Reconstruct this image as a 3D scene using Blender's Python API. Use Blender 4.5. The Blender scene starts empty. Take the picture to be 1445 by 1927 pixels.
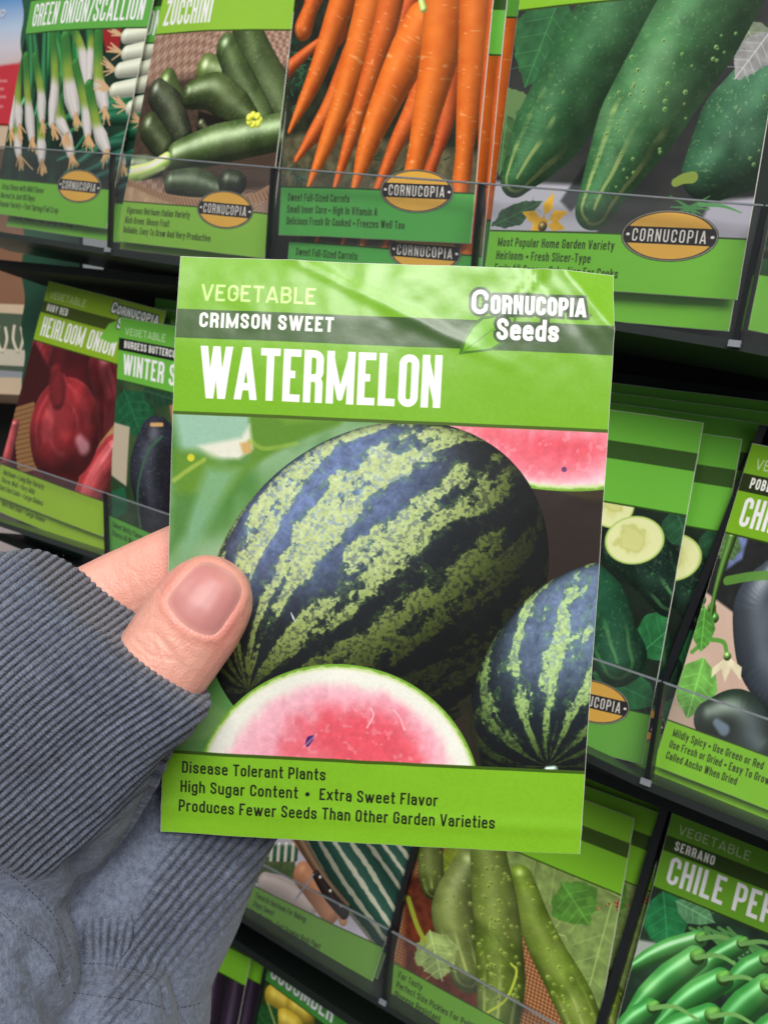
import bpy, bmesh, math, random
import numpy as np
from mathutils import Vector, Matrix
from mathutils.bvhtree import BVHTree

SC = bpy.context.scene
COL = SC.collection
# ------------------------------------------------------------------ camera
F = 1650.0                      # focal length in pixels of a 1445 x 1927 picture
CX, CY = 722.5, 963.5
# rack frame: x along the shelves, y down, z into the rack; R0 takes it to the camera frame
R0 = np.array([[0.810, -0.225, 0.542], [0.213, 0.973, 0.086], [-0.547, 0.046, 0.836]])
_u, _s, _v = np.linalg.svd(R0); R0 = _u @ _v
TILT = math.radians(16)         # the camera looks down at a rack that stands upright
MW = np.array([[1, 0, 0], [0, -math.sin(TILT), math.cos(TILT)], [0, -math.cos(TILT), -math.sin(TILT)]])
EYE = np.array([0, 0, 1.30])    # metres above the shop floor
C2W = MW @ R0.T                 # camera frame (x right, y down, z forward) to world
def rack(p): return Vector((MW @ np.asarray(p, float)) / 1000.0 + EYE)      # rack millimetres to world metres
def camw(p): return Vector((C2W @ np.asarray(p, float)) / 1000.0 + EYE)     # camera millimetres to world metres
def ray(x, y): return np.array([(x - CX) / F, (y - CY) / F, 1.0])
def on_rack(x, y, n, d):        # point (rack mm) of the plane n.p = d seen at x, y
    r = R0.T @ ray(x, y); return r * d / float(np.dot(n, r))
cam_d = bpy.data.cameras.new("camera"); cam = bpy.data.objects.new("camera", cam_d); COL.objects.link(cam)
cam_d.sensor_fit = 'VERTICAL'; cam_d.sensor_height = 36; cam_d.lens = 36 * F / 1927
cam_d.clip_start = 0.01; cam_d.clip_end = 20
Rb = C2W @ np.diag([1, -1, -1])
m4 = Matrix([list(Rb[i]) + [EYE[i]] for i in range(3)] + [[0, 0, 0, 1]])
cam.matrix_world = m4
cam_d.dof.use_dof = True; cam_d.dof.focus_distance = 0.172; cam_d.dof.aperture_fstop = 46
SC.camera = cam
# ------------------------------------------------------------------ light (shop ceiling lamps)
W = bpy.data.worlds.new("World"); SC.world = W; W.use_nodes = True
W.node_tree.nodes['Background'].inputs[0].default_value = (0.92, 0.96, 1.0, 1)
W.node_tree.nodes['Background'].inputs[1].default_value = 0.24
SC.view_settings.view_transform = 'Standard'; SC.view_settings.look = 'None'
SC.view_settings.exposure = 0.0; SC.view_settings.gamma = 1; SC.view_settings.use_curve_mapping = False
def lamp(name, loc_cam, target_cam, sx, sy, watts, col):
    l = bpy.data.lights.new(name, 'AREA'); l.shape = 'RECTANGLE'; l.size = sx; l.size_y = sy; l.energy = watts; l.color = col
    o = bpy.data.objects.new(name, l); COL.objects.link(o)
    a = camw(loc_cam); b = camw(target_cam); o.location = a
    o.rotation_euler = (b - a).to_track_quat('-Z', 'Y').to_euler(); return o
lamp('ceiling_lamp', (350, -1050, -1050), (0, 0, 250), 0.9, 0.22, 13, (1, 0.97, 0.92))
lamp('ceiling_lamp', (-900, -1300, -500), (-100, 0, 300), 0.9, 0.25, 7, (1, 0.96, 0.9))
lamp('ceiling_lamp', (420, -1250, -2600), (40, -60, 160), 1.9, 0.55, 66, (1, 0.98, 0.95))
SC.cycles.use_denoising = True
SC.cycles.max_bounces = 8; SC.cycles.transparent_max_bounces = 16
SC.cycles.sample_clamp_indirect = 4

# ------------------------------------------------------------------ object helpers
def tag(o, label=None, cat=None, group=None, kind=None):
    if label: o['label'] = label
    if cat: o['category'] = cat
    if group: o['group'] = group
    if kind: o['kind'] = kind
    return o
def empty(name, loc):
    o = bpy.data.objects.new(name, None); COL.objects.link(o); o.location = loc; o.empty_display_size = 0.01; return o
def mesh_obj(name, verts, faces, mat=None, parent=None, uvs=None, smooth=False, attr=None):
    me = bpy.data.meshes.new(name)
    org = parent.location if parent is not None else Vector((0, 0, 0))
    me.from_pydata([tuple(Vector(v) - org) for v in verts], [], faces)
    if uvs is not None:
        uv = me.uv_layers.new(name='UVMap')
        li = np.empty(len(me.loops), np.int32); me.loops.foreach_get('vertex_index', li)
        uv.data.foreach_set('uv', np.asarray(uvs, np.float32)[li].ravel())
    if attr is not None:
        for k, vals in attr.items():
            a = me.attributes.new(k, 'FLOAT', 'POINT'); a.data.foreach_set('value', np.asarray(vals, np.float32))
    if smooth: me.polygons.foreach_set('use_smooth', [True] * len(me.polygons))
    if mat: me.materials.append(mat)
    me.update()
    o = bpy.data.objects.new(name, me); COL.objects.link(o)
    if parent is not None: o.parent = parent
    return o
def box_geo(c, ax, ay, az):     # centre and three half-axis vectors
    c = np.asarray(c, float); V = []
    for i in (-1, 1):
        for j in (-1, 1):
            for k in (-1, 1): V.append(c + i * np.asarray(ax) + j * np.asarray(ay) + k * np.asarray(az))
    Fs = [(0, 1, 3, 2), (4, 6, 7, 5), (0, 4, 5, 1), (2, 3, 7, 6), (0, 2, 6, 4), (1, 5, 7, 3)]
    return V, Fs
def prism(bottom, top):         # two matching loops
    n = len(bottom); V = list(bottom) + list(top)
    Fs = [tuple(range(n))[::-1], tuple(range(n, 2 * n))] + [(i, (i + 1) % n, n + (i + 1) % n, n + i) for i in range(n)]
    return V, Fs
def srgb(r, g=None, b=None):
    if g is None: r, g, b = r
    f = lambda v: (v / 255 / 12.92) if v / 255 <= 0.04045 else ((v / 255 + 0.055) / 1.055) ** 2.4
    return (f(r), f(g), f(b), 1)
def newmat(name):
    m = bpy.data.materials.new(name); m.use_nodes = True
    return m, m.node_tree.nodes, m.node_tree.links, m.node_tree.nodes['Principled BSDF']
def noise_node(N, L, scale, detail=4, coord=None, rough=0.5):
    t = N.new('ShaderNodeTexNoise'); t.inputs['Scale'].default_value = scale; t.inputs['Detail'].default_value = detail
    t.inputs['Roughness'].default_value = rough
    if coord is None:
        coord = N.new('ShaderNodeTexCoord').outputs['Object']
    L.new(coord, t.inputs['Vector']); return t
def bump(N, L, bs, height, strength, dist, prev=None):
    b = N.new('ShaderNodeBump'); b.inputs['Strength'].default_value = strength; b.inputs['Distance'].default_value = dist
    L.new(height, b.inputs['Height'])
    if prev is not None: L.new(prev, b.inputs['Normal'])
    L.new(b.outputs[0], bs.inputs['Normal']); return b.outputs[0]
def plain(name, col, rough=0.5, var=0.15, nscale=60, spec=0.5, metal=0, bmp=0.0):
    m, N, L, B = newmat(name)
    n = noise_node(N, L, nscale)
    r = N.new('ShaderNodeMix'); r.data_type = 'RGBA'
    c = np.array(srgb(col))
    r.inputs[6].default_value = tuple(c[:3] * (1 - var)) + (1,); r.inputs[7].default_value = tuple(np.minimum(c[:3] * (1 + var), 1)) + (1,)
    L.new(n.outputs[0], r.inputs[0]); L.new(r.outputs[2], B.inputs['Base Color'])
    B.inputs['Roughness'].default_value = rough; B.inputs['Specular IOR Level'].default_value = spec; B.inputs['Metallic'].default_value = metal
    if bmp: bump(N, L, B, n.outputs[0], 0.5, bmp)
    return m

# ------------------------------------------------------------------ print shop: the packets' printed faces are
# painted by code into generated textures (flat paper prints). Coordinates: u 0..1 across, y 0..ASP down.
ASP = 1.36
_rng = np.random.RandomState(5); _TAB = _rng.rand(256, 256)
def vnoise(x, y, seed=0):
    x = x + seed * 17.31; y = y + seed * 9.73
    xi = np.floor(x).astype(int); yi = np.floor(y).astype(int); fx = x - xi; fy = y - yi
    fx = fx * fx * (3 - 2 * fx); fy = fy * fy * (3 - 2 * fy)
    g = lambda a, b: _TAB[(a + seed * 31) % 256, b % 256]
    return (g(xi, yi) * (1 - fx) + g(xi + 1, yi) * fx) * (1 - fy) + (g(xi, yi + 1) * (1 - fx) + g(xi + 1, yi + 1) * fx) * fy
def fbm(x, y, f, o=4, seed=0, g=0.5):
    s = 0; a = 1; t = 0
    for i in range(o): s = s + a * vnoise(x * f, y * f, seed + i); t += a; a *= g; f *= 2.03
    return s / t
def sm(a, b, x):
    t = np.clip((x - a) / (b - a), 0, 1); return t * t * (3 - 2 * t)
def mixc(a, b, t):
    t = np.asarray(t)[..., None]; return np.asarray(a, float) * (1 - t) + np.asarray(b, float) * t
def homog(C):
    A = []; b = []
    for (u, v), (X, Y) in zip([(0, 0), (1, 0), (1, 1), (0, 1)], C):
        A += [[u, v, 1, 0, 0, 0, -u * X, -v * X], [0, 0, 0, u, v, 1, -u * Y, -v * Y]]; b += [X, Y]
    return np.append(np.linalg.solve(np.array(A, float), np.array(b, float)), 1).reshape(3, 3)
LIGHT = np.array([-0.42, -0.62, 0.66])
def catmull(P, n):
    P = np.asarray(P, float)
    if len(P) < 3: 
        t = np.linspace(0, 1, n)[:, None]; return P[0] * (1 - t) + P[-1] * t
    Q = np.vstack([2 * P[0] - P[1], P, 2 * P[-1] - P[-2]]); out = []
    for t in np.linspace(0, len(P) - 1 - 1e-9, n):
        i = int(t); f = t - i; a, b, c, d = Q[i:i + 4]
        out.append(0.5 * (2 * b + (c - a) * f + (2 * a - 5 * b + 4 * c - d) * f * f + (3 * b - a - 3 * c + d) * f ** 3))
    return np.array(out)
class Cv:
    def __init__(s, w, corners=None, h=None, asp=ASP):
        s.w = w; s.h = int(round(w * asp)) if h is None else h
        s.a = np.zeros((s.h, s.w, 3))
        s.X, s.Y = np.meshgrid((np.arange(s.w) + .5) / w, (np.arange(s.h) + .5) / w)
        s.clip = (0, asp)
        if corners is not None: s.Hi = np.linalg.inv(homog(corners))
    def ph(s, x, y=None):      # print coordinates of a spot measured on the photograph of that packet
        if y is None: x, y = x
        p = s.Hi @ np.array([x, y, 1.0]); return np.array([p[0] / p[2], p[1] / p[2] * ASP])
    def rad(s, x, y, r):       # a length measured there, in print units
        return 0.5 * (np.linalg.norm(s.ph(x + r, y) - s.ph(x, y)) + np.linalg.norm(s.ph(x, y + r) - s.ph(x, y)))
    def sl(s, x0, y0, x1, y1):
        y0 = max(y0, s.clip[0]); y1 = min(y1, s.clip[1])
        i0 = max(0, int(y0 * s.w)); i1 = min(s.h, int(math.ceil(y1 * s.w))); j0 = max(0, int(x0 * s.w)); j1 = min(s.w, int(math.ceil(x1 * s.w)))
        if i1 <= i0 or j1 <= j0: return None
        return slice(i0, i1), slice(j0, j1)
    def put(s, sl, m, c):
        m = np.clip(m, 0, 1)[..., None]; s.a[sl] = s.a[sl] * (1 - m) + np.asarray(c, float) * m
    def rect(s, x0, y0, x1, y1, c):
        sl = s.sl(x0 - .01, y0 - .01, x1 + .01, y1 + .01)
        if sl is None: return
        X, Y = s.X[sl], s.Y[sl]; k = s.w
        m = np.clip((X - x0) * k + .5, 0, 1) * np.clip((x1 - X) * k + .5, 0, 1) * np.clip((Y - y0) * k + .5, 0, 1) * np.clip((y1 - Y) * k + .5, 0, 1)
        s.put(sl, m, c)
    def poly(s, pts, c, soft=1.0, jag=0, photo=True, alpha=1, tex=0, seed=3):
        P = np.array([s.ph(p) if photo else p for p in pts]); pad = 3 * soft / s.w + jag
        sl = s.sl(P[:, 0].min() - pad, P[:, 1].min() - pad, P[:, 0].max() + pad, P[:, 1].max() + pad)
        if sl is None: return
        X, Y = s.X[sl], s.Y[sl]; d = np.full(X.shape, 9.); ins = np.zeros(X.shape, bool)
        for a, b in zip(P, np.roll(P, -1, 0)):
            e = b - a; L2 = max(e @ e, 1e-12); t = np.clip(((X - a[0]) * e[0] + (Y - a[1]) * e[1]) / L2, 0, 1)
            d = np.minimum(d, np.hypot(X - a[0] - t * e[0], Y - a[1] - t * e[1]))
            if a[1] != b[1]:
                cnd = (a[1] > Y) != (b[1] > Y)
                ins ^= cnd & (X < (b[0] - a[0]) * (Y - a[1]) / (b[1] - a[1]) + a[0])
        sd = np.where(ins, d, -d)
        if jag: sd = sd + (fbm(X, Y, 45, 2, seed) - .5) * 2 * jag
        c = np.asarray(c, float)
        if tex: c = c * (1 + (fbm(X, Y, 30, 4, seed + 2) - .5) * tex)[..., None]
        s.put(sl, np.clip(sd * s.w / soft + .5, 0, 1) * alpha, c)
    def tube(s, pts, rad, col, photo=True, amb=.38, dif=.85, spec=.5, sp=18, tint=None, soft=1.0, n=22, alpha=1, rim=0):
        if photo:
            P = np.array([s.ph(p) for p in pts]); mid = pts[len(pts) // 2]
            k = s.rad(mid[0], mid[1], 10) / 10; rad = np.asarray(rad, float) * k
        else: P = np.asarray(pts, float)
        if len(P) == 1: P = np.vstack([P, P + 1e-4])
        Q = catmull(P, n); R = np.interp(np.linspace(0, 1, n), np.linspace(0, 1, len(rad)), rad)
        pad = R.max() + 3 * soft / s.w
        sl = s.sl(Q[:, 0].min() - pad, Q[:, 1].min() - pad, Q[:, 0].max() + pad, Q[:, 1].max() + pad)
        if sl is None: return
        X, Y = s.X[sl], s.Y[sl]; best = np.full(X.shape, 1e9); nx = np.zeros(X.shape); ny = nx.copy(); T = nx.copy(); RR = nx + 1; sg = nx.copy()
        for i in range(n - 1):
            a, b = Q[i], Q[i + 1]; e = b - a; L2 = max(e @ e, 1e-12)
            t = np.clip(((X - a[0]) * e[0] + (Y - a[1]) * e[1]) / L2, 0, 1)
            dx = X - a[0] - t * e[0]; dy = Y - a[1] - t * e[1]; r = np.maximum(R[i] * (1 - t) + R[i + 1] * t, 1e-5)
            q = np.hypot(dx, dy) / r; m = q < best
            best = np.where(m, q, best); nx = np.where(m, dx / r, nx); ny = np.where(m, dy / r, ny); T = np.where(m, (i + t) / (n - 1), T); RR = np.where(m, r, RR)
            sg = np.where(m, np.sign(e[0] * dy - e[1] * dx) * q, sg)
        nz = np.sqrt(np.clip(1 - np.minimum(best, 1) ** 2, 0, 1))
        lam = np.clip(nx * LIGHT[0] + ny * LIGHT[1] + nz * LIGHT[2], 0, 1)
        base = col(T, sg, X, Y) if callable(col) else np.broadcast_to(np.asarray(col, float), X.shape + (3,))
        hv = LIGHT + np.array([0, 0, 1]); hv /= np.linalg.norm(hv)
        sp_ = np.clip(nx * hv[0] + ny * hv[1] + nz * hv[2], 0, 1) ** sp
        c = base * (amb + dif * lam)[..., None] + (np.array([235, 240, 240]) * spec * sp_[..., None])
        if rim: c = c + rim * (1 - nz)[..., None]
        s.put(sl, np.clip((1 - best) * RR * s.w / soft + .5, 0, 1) * alpha, np.clip(c, 0, 255))
    def line(s, pts, w, c, photo=True, alpha=1, soft=1.0):
        s.tube(pts, [w] * 2 if np.isscalar(w) else w, c, photo, amb=1, dif=0, spec=0, soft=soft, n=max(8, 5 * len(pts)), alpha=alpha)
    def text(s, t, x, y, hgt, wid, wt, c, gap=.1, soft=1.0, slant=0, outline=None, alpha=1):   # x, y: left end of the base line
        if outline: s.text(t, x, y, hgt, wid, wt, outline[1], gap, soft, slant, None, alpha) if False else s._text(t, x, y, hgt, wid, wt, outline[1], gap, soft, slant, outline[0], alpha)
        return s._text(t, x, y, hgt, wid, wt, c, gap, soft, slant, 0, alpha)
    def fit(s, t, x, y, x1, hgt, wid, wt, c, gap, **k):      # letters widened until the line ends at x1
        def width(f):
            w = 0
            for ch in t: w += wid * f * .62 * hgt if ch == ' ' else (glyph(ch, round(wid * f, 4), wt)[0] + gap * f) * hgt
            return w - gap * f * hgt
        lo, hi = .5, 2
        for _ in range(18):
            m = (lo + hi) / 2
            if width(m) < x1 - x: lo = m
            else: hi = m
        s.text(t, x, y, hgt, round(wid * lo, 4), wt, c, gap * lo, **k)
    def _text(s, t, x, y, hgt, wid, wt, c, gap, soft, slant, grow, alpha):
        for ch in t:
            if ch == ' ': x += wid * .62 * hgt; continue
            g = glyph(ch, wid, wt)
            if g is None: continue
            gw, segs, discs, lo, hi = g
            pad = 2 / s.w + grow
            sl = s.sl(x - pad - slant * hgt * .3, y - hi * hgt - pad, x + gw * hgt + pad + slant * hgt, y - lo * hgt + pad)
            if sl is not None:
                Y = (y - s.Y[sl]) / hgt; X = (s.X[sl] - x) / hgt - slant * Y; d = np.full(X.shape, 9.)
                for (ax, ay, bx, by, hw) in segs:
                    L = math.hypot(bx - ax, by - ay)
                    if L < 1e-6: continue
                    ux, uy = (bx - ax) / L, (by - ay) / L; px, py = X - ax, Y - ay
                    al = px * ux + py * uy; pe = np.abs(px * uy - py * ux)
                    d = np.minimum(d, np.maximum(np.maximum(-al, al - L), pe - hw))
                for (ax, ay, hw) in discs: d = np.minimum(d, np.hypot(X - ax, Y - ay) - hw)
                d = np.maximum(d, np.maximum(lo - Y, Y - hi))
                if ch in 'NM': d = np.maximum(d, np.maximum(-X, X - gw))
                s.put(sl, np.clip((-d * hgt + grow) * s.w / soft + .5, 0, 1) * alpha, c)
            x += (gw + gap) * hgt
        return x
G = {
'A': 's0,0 .5,1.02 1,0|s.17,.25 .83,.25', 'B': 's0,0 0,1|r0,1 .94,1 .94,.53 0,.53|r0,.53 1,.53 1,0 0,0', 'C': 'r1,.64 1,1 0,1 0,0 1,0 1,.36',
'D': 's0,0 0,1|r0,1 1,1 1,0 0,0', 'E': 's0,0 0,1|s0,1 1,1|s0,.52 .85,.52|s0,0 1,0', 'F': 's0,0 0,1|s0,1 1,1|s0,.5 .85,.5', 'G': 'r1,.66 1,1 0,1 0,0 1,0 1,.48|s1,.48 .55,.48',
'H': 's0,0 0,1|s1,0 1,1|s0,.52 1,.52', 'I': 's0,0 0,1', 'J': 'r1,1 1,0 0,0 0,.3', 'K': 's0,0 0,1|s0,.36 .96,1|s.36,.62 1,0', 'L': 's0,0 0,1|s0,0 1,0',
'M': 's0,0 0,1|s1,0 1,1|s0,1 .5,.12 1,1', 'N': 's0,0 0,1|s1,0 1,1|s0,1 1,0', 'O': 'o0,0 0,1 1,1 1,0', 'P': 's0,0 0,1|r0,1 1,1 1,.43 0,.43', 'Q': 'o0,0 0,1 1,1 1,0|s.5,.28 1,0',
'R': 's0,0 0,1|r0,1 1,1 1,.47 0,.47|r.4,.47 .97,.47 .97,0', 'S': 'r1,.7 1,1 0,1 0,.6 1,.42 1,0 0,0 0,.3', 'T': 's.5,0 .5,1|s0,1 1,1', 'U': 'r0,1 0,0 1,0 1,1', 'V': 's0,1 .5,-.02 1,1',
'W': 's0,1 .26,-.02 .5,.98 .74,-.02 1,1', 'X': 's0,1 1,0|s0,0 1,1', 'Y': 's0,1 .5,.42 1,1|s.5,.5 .5,0', 'Z': 's0,1 1,1|s1,1 0,0|s0,0 1,0',
'a': 'r0,.55 0,.74 1,.74 1,0|r1,.43 0,.43 0,0 1,0 1,.2', 'b': 's0,0 0,1|r0,.74 1,.74 1,0 0,0', 'c': 'r1,.5 1,.74 0,.74 0,0 1,0 1,.26', 'd': 's1,0 1,1|r1,.74 0,.74 0,0 1,0',
'e': 'r1,.15 1,0 0,0 0,.74 1,.74 1,.4|s1,.4 0,.4', 'f': 'r1,1 .4,1 .4,0|s0,.74 1,.74', 'g': 'r1,.74 0,.74 0,0 1,0|r1,.74 1,.3 1,-.26 0,-.26 0,-.1|s1,.3 1,.74', 'h': 's0,0 0,1|r0,.74 1,.74 1,0',
'i': 's0,0 0,.74|s0,.86 0,1', 'j': 's0,-.1 0,.74|s0,.86 0,1', 'k': 's0,0 0,1|s0,.26 .95,.74|s.36,.42 1,0', 'l': 's0,0 0,1', 'm': 's0,0 0,.74|r0,.74 .5,.74 .5,0|r.5,.74 1,.74 1,0',
'n': 's0,0 0,.74|r0,.74 1,.74 1,0', 'o': 'o0,0 0,.74 1,.74 1,0', 'p': 's0,-.26 0,.74|r0,.74 1,.74 1,0 0,0', 'q': 's1,-.26 1,.74|r1,.74 0,.74 0,0 1,0', 'r': 's0,0 0,.74|r0,.3 0,.74 1,.74',
's': 'r1,.53 1,.74 0,.74 0,.44 1,.31 1,0 0,0 0,.22', 't': 'r.4,1 .4,0 1,0|s0,.74 1,.74', 'u': 's1,0 1,.74|r0,.74 0,0 1,0', 'v': 's0,.74 .5,-.02 1,.74', 'w': 's0,.74 .26,-.02 .5,.72 .74,-.02 1,.74',
'x': 's0,.74 1,0|s0,0 1,.74', 'y': 's0,.74 .52,0|s1,.74 .3,-.26', 'z': 's0,.74 1,.74|s1,.74 0,0|s0,0 1,0', '/': 's0,0 1,1', '-': 's0,.37 1,.37', '.': 's0,0 0,.1', ',': 's0,-.1 0,.1', '1': 's.8,0 .8,1|s0,.8 .8,1',
'0': 'o0,0 0,1 1,1 1,0', '6': 'o0,0 0,.56 1,.56 1,0|r0,.3 0,1 1,1 1,.72', '5': 'r0,.25 0,0 1,0 1,.58 0,.58|s0,.58 0,1|s0,1 1,1', '*': 'd'}
GW = {'I': 0, 'i': 0, 'l': 0, 'j': 0, '.': 0, ',': 0, 'm': 1.62, 'w': 1.5, 'M': 1.42, 'W': 1.62, 'f': .66, 't': .66, 'r': .66, 'F': .9, 'E': .9, 'L': .86, 'A': 1.14, 'V': 1.1, 'T': 1.0, '/': .8, '-': .55, '1': .6, 'Y': 1.1, 'K': 1.06}
_gc = {}
def glyph(ch, wid, wt):
    k = (ch, wid, wt)
    if k in _gc: return _gc[k]
    if ch not in G: return None
    w2 = wt / 2; lowc = ch.islower(); gw = max(GW.get(ch, .93 if lowc else 1.0) * wid, wt); segs = []; discs = []
    if G[ch] == 'd':
        _gc[k] = (wt * 2.5, [], [(wt * 1.25, .42, wt * 1.25)], 0, 1); return _gc[k]
    lo, hi = 0.0, 1.0
    def my(y):
        for v in (0, -.26): 
            if abs(y - v) < 1e-6: return y + w2
        for v in (1, .74):
            if abs(y - v) < 1e-6: return y - w2
        return y
    for part in G[ch].split('|'):
        kind = part[0]; pts = [tuple(float(v) for v in q.split(',')) for q in part[1:].split()]
        lo = min(lo, min(p[1] for p in pts)) if min(p[1] for p in pts) < -.05 else lo
        P = [np.array([w2 + p[0] * (gw - wt), my(p[1])]) for p in pts]
        closed = kind == 'o'
        if kind in 'ro':
            out = []; n = len(P); rr = min(.5 * (gw - wt) * 1.0, .42)
            for i in range(n):
                if not closed and i in (0, n - 1): out.append(P[i]); continue
                a, b, c = P[i - 1], P[i], P[(i + 1) % n]
                la = np.linalg.norm(a - b); lc = np.linalg.norm(c - b)
                fa = .5 if (closed or i > 1) else 1.; fc = .5 if (closed or i < n - 2) else 1.
                r = min(rr, la * fa, lc * fc)
                p0 = b + (a - b) / la * r; p1 = b + (c - b) / lc * r
                for t in np.linspace(0, 1, 7):   # quarter arc, a little squarer than a circle
                    th = t * math.pi / 2; out.append(b + (p0 - b) * (1 - math.sin(th)) + (p1 - b) * (1 - math.cos(th)))
            Q = out
        else: Q = P
        Q = [np.array(q) for q in Q]
        if not closed:
            for e, f_, raw in ((0, 1, pts[0]), (-1, -2, pts[-1])):
                dv = Q[e] - Q[f_]; L = np.linalg.norm(dv)
                if L < 1e-9: continue
                horiz = abs(dv[1]) < 1e-6
                atend = raw[0] in (0, 1) if horiz else (any(abs(raw[1] - v) < .03 for v in (0, 1, .74, -.26)))
                if atend: Q[e] = Q[e] + dv / L * (w2 if horiz or abs(dv[0]) < 1e-6 else w2 * 1.2)
        pairs = list(zip(Q[:-1], Q[1:])) + ([(Q[-1], Q[0])] if closed else [])
        dg = .80 if ch in 'NM' and abs(pairs[0][0][0] - pairs[0][1][0]) > .02 else 1
        for a, b in pairs: segs.append((a[0], a[1], b[0], b[1], w2 * dg))
        for q in (Q if closed else Q[1:-1]): discs.append((q[0], q[1], w2 * dg))
    if lo < 0: lo = -.26
    if ch in ',j': lo = -.2
    if ch in 'vwx' : hi = .74
    _gc[k] = (gw, segs, discs, lo, hi); return _gc[k]

def to_image(cv, name, asp=None):
    a = np.clip(cv.a / 255.0, 0, 1); h, w = a.shape[:2]
    img = bpy.data.images.new(name, w, h, alpha=False)
    buf = np.ones((h, w, 4), np.float32); buf[..., :3] = a[::-1]
    img.pixels.foreach_set(buf.ravel()); img.update(); img.pack(); return img
# ------------------------------------------------------------------ the printed faces, one per kind of packet
QUADS = {   # corners TL TR BR BL of each front packet as measured on the photograph
 'melon': [(335, 478), (1163, 510), (1090, 1608), (303, 1565)],
 'cuke': [(1001, -177), (1524, -251), (1385, 563), (908, 533)],
 'carrot': [(562, -192), (945, -205), (884, 458), (524, 441)],
 'zuc': [(324, -86), (568, -108), (497, 486), (218, 453)],
 'scal': [(72, -67), (308, -97), (200, 430), (-12, 401)],
 'onion': [(85, 527), (306, 584), (188, 1010), (-18, 930)],
 'courg': [(932, 742), (1323, 796), (1206, 1438), (842, 1344)],
 'pobl': [(1415, 835), (1830, 915), (1640, 1600), (1229, 1440)],
 'pick': [(823, 1400), (1193, 1541), (1096, 2092), (724, 1884)],
 'serr': [(1266, 1524), (1700, 1685), (1578, 2300), (1123, 2069)],
 'delic': [(609, 1308), (854, 1385), (698, 1852), (455, 1728)],
 'yell': [(518, 1742), (755, 1905), (665, 2310), (435, 2112)],
 'wint': [(228, 598), (474, 640), (429, 1136), (203, 1032)],
 'egg': [(300, 1655), (482, 1748), (405, 2150), (235, 2040)],
 'cherry': [(1556, -130), (2060, -180), (1880, 720), (1407, 620)],
}
TOPH, BOTH = .267 * ASP, .853 * ASP
LG, MG, OG = (140, 197, 48), (103, 178, 66), (126, 172, 30)
def frame(cv, head, foot, kind_t, title, lines, band=None, blank=False, emblem=True, tw=.40, th=.118, tt=.145):
    band = band or tuple(np.array(head) * .42 + 6)
    cv.clip = (0, ASP)
    cv.rect(-.1, -.1, 1.1, TOPH, head); cv.rect(-.1, BOTH, 1.1, ASP + .1, foot)
    cv.rect(-.1, .087 * ASP, 1.1, .139 * ASP, band)
    cv.rect(-.1, TOPH - .004, 1.1, TOPH + .003, tuple(np.array(head) * .4)); cv.rect(-.1, BOTH - .003, 1.1, BOTH + .003, tuple(np.array(foot) * .4))
    if not blank:
        cv.text('VEGETABLE', .05, .095, .042, .72, .13, tuple(np.array(head) * .35 + 165), .2)
        cv.text(kind_t, .05, .172, .043, .5, .19, (245, 245, 240), .15)
        cv.text(title, .05, .325, th, tw, tt, (242, 240, 244), .095)
    y = BOTH + .058
    for t in lines:
        cv.text(t, .045, y, .0325, .42, .13, (28, 34, 16), .135); y += .049
def logo(cv, x, y, s):
    P = [(0, .135), (.035, .06), (.11, .02), (.2, .01), (.19, .07), (.15, .12), (.08, .145)]
    cv.poly([(x + a * s - .03, y + b * s - .01) for a, b in P], (118, 190, 62), photo=False)
    cv.text('C', x, y, .052 * s, .62, .2, (250, 252, 248), .1, outline=(.006 * s, (70, 90, 60)))
    cv.text('ORNUCOPIA', x + .037 * s, y, .041 * s, .62, .21, (250, 252, 248), .13, outline=(.006 * s, (70, 90, 60)))
    cv.text('Seeds', x + .062 * s, y + .062 * s, .05 * s, .56, .19, (250, 252, 248), .1, outline=(.006 * s, (70, 90, 60)))

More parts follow.
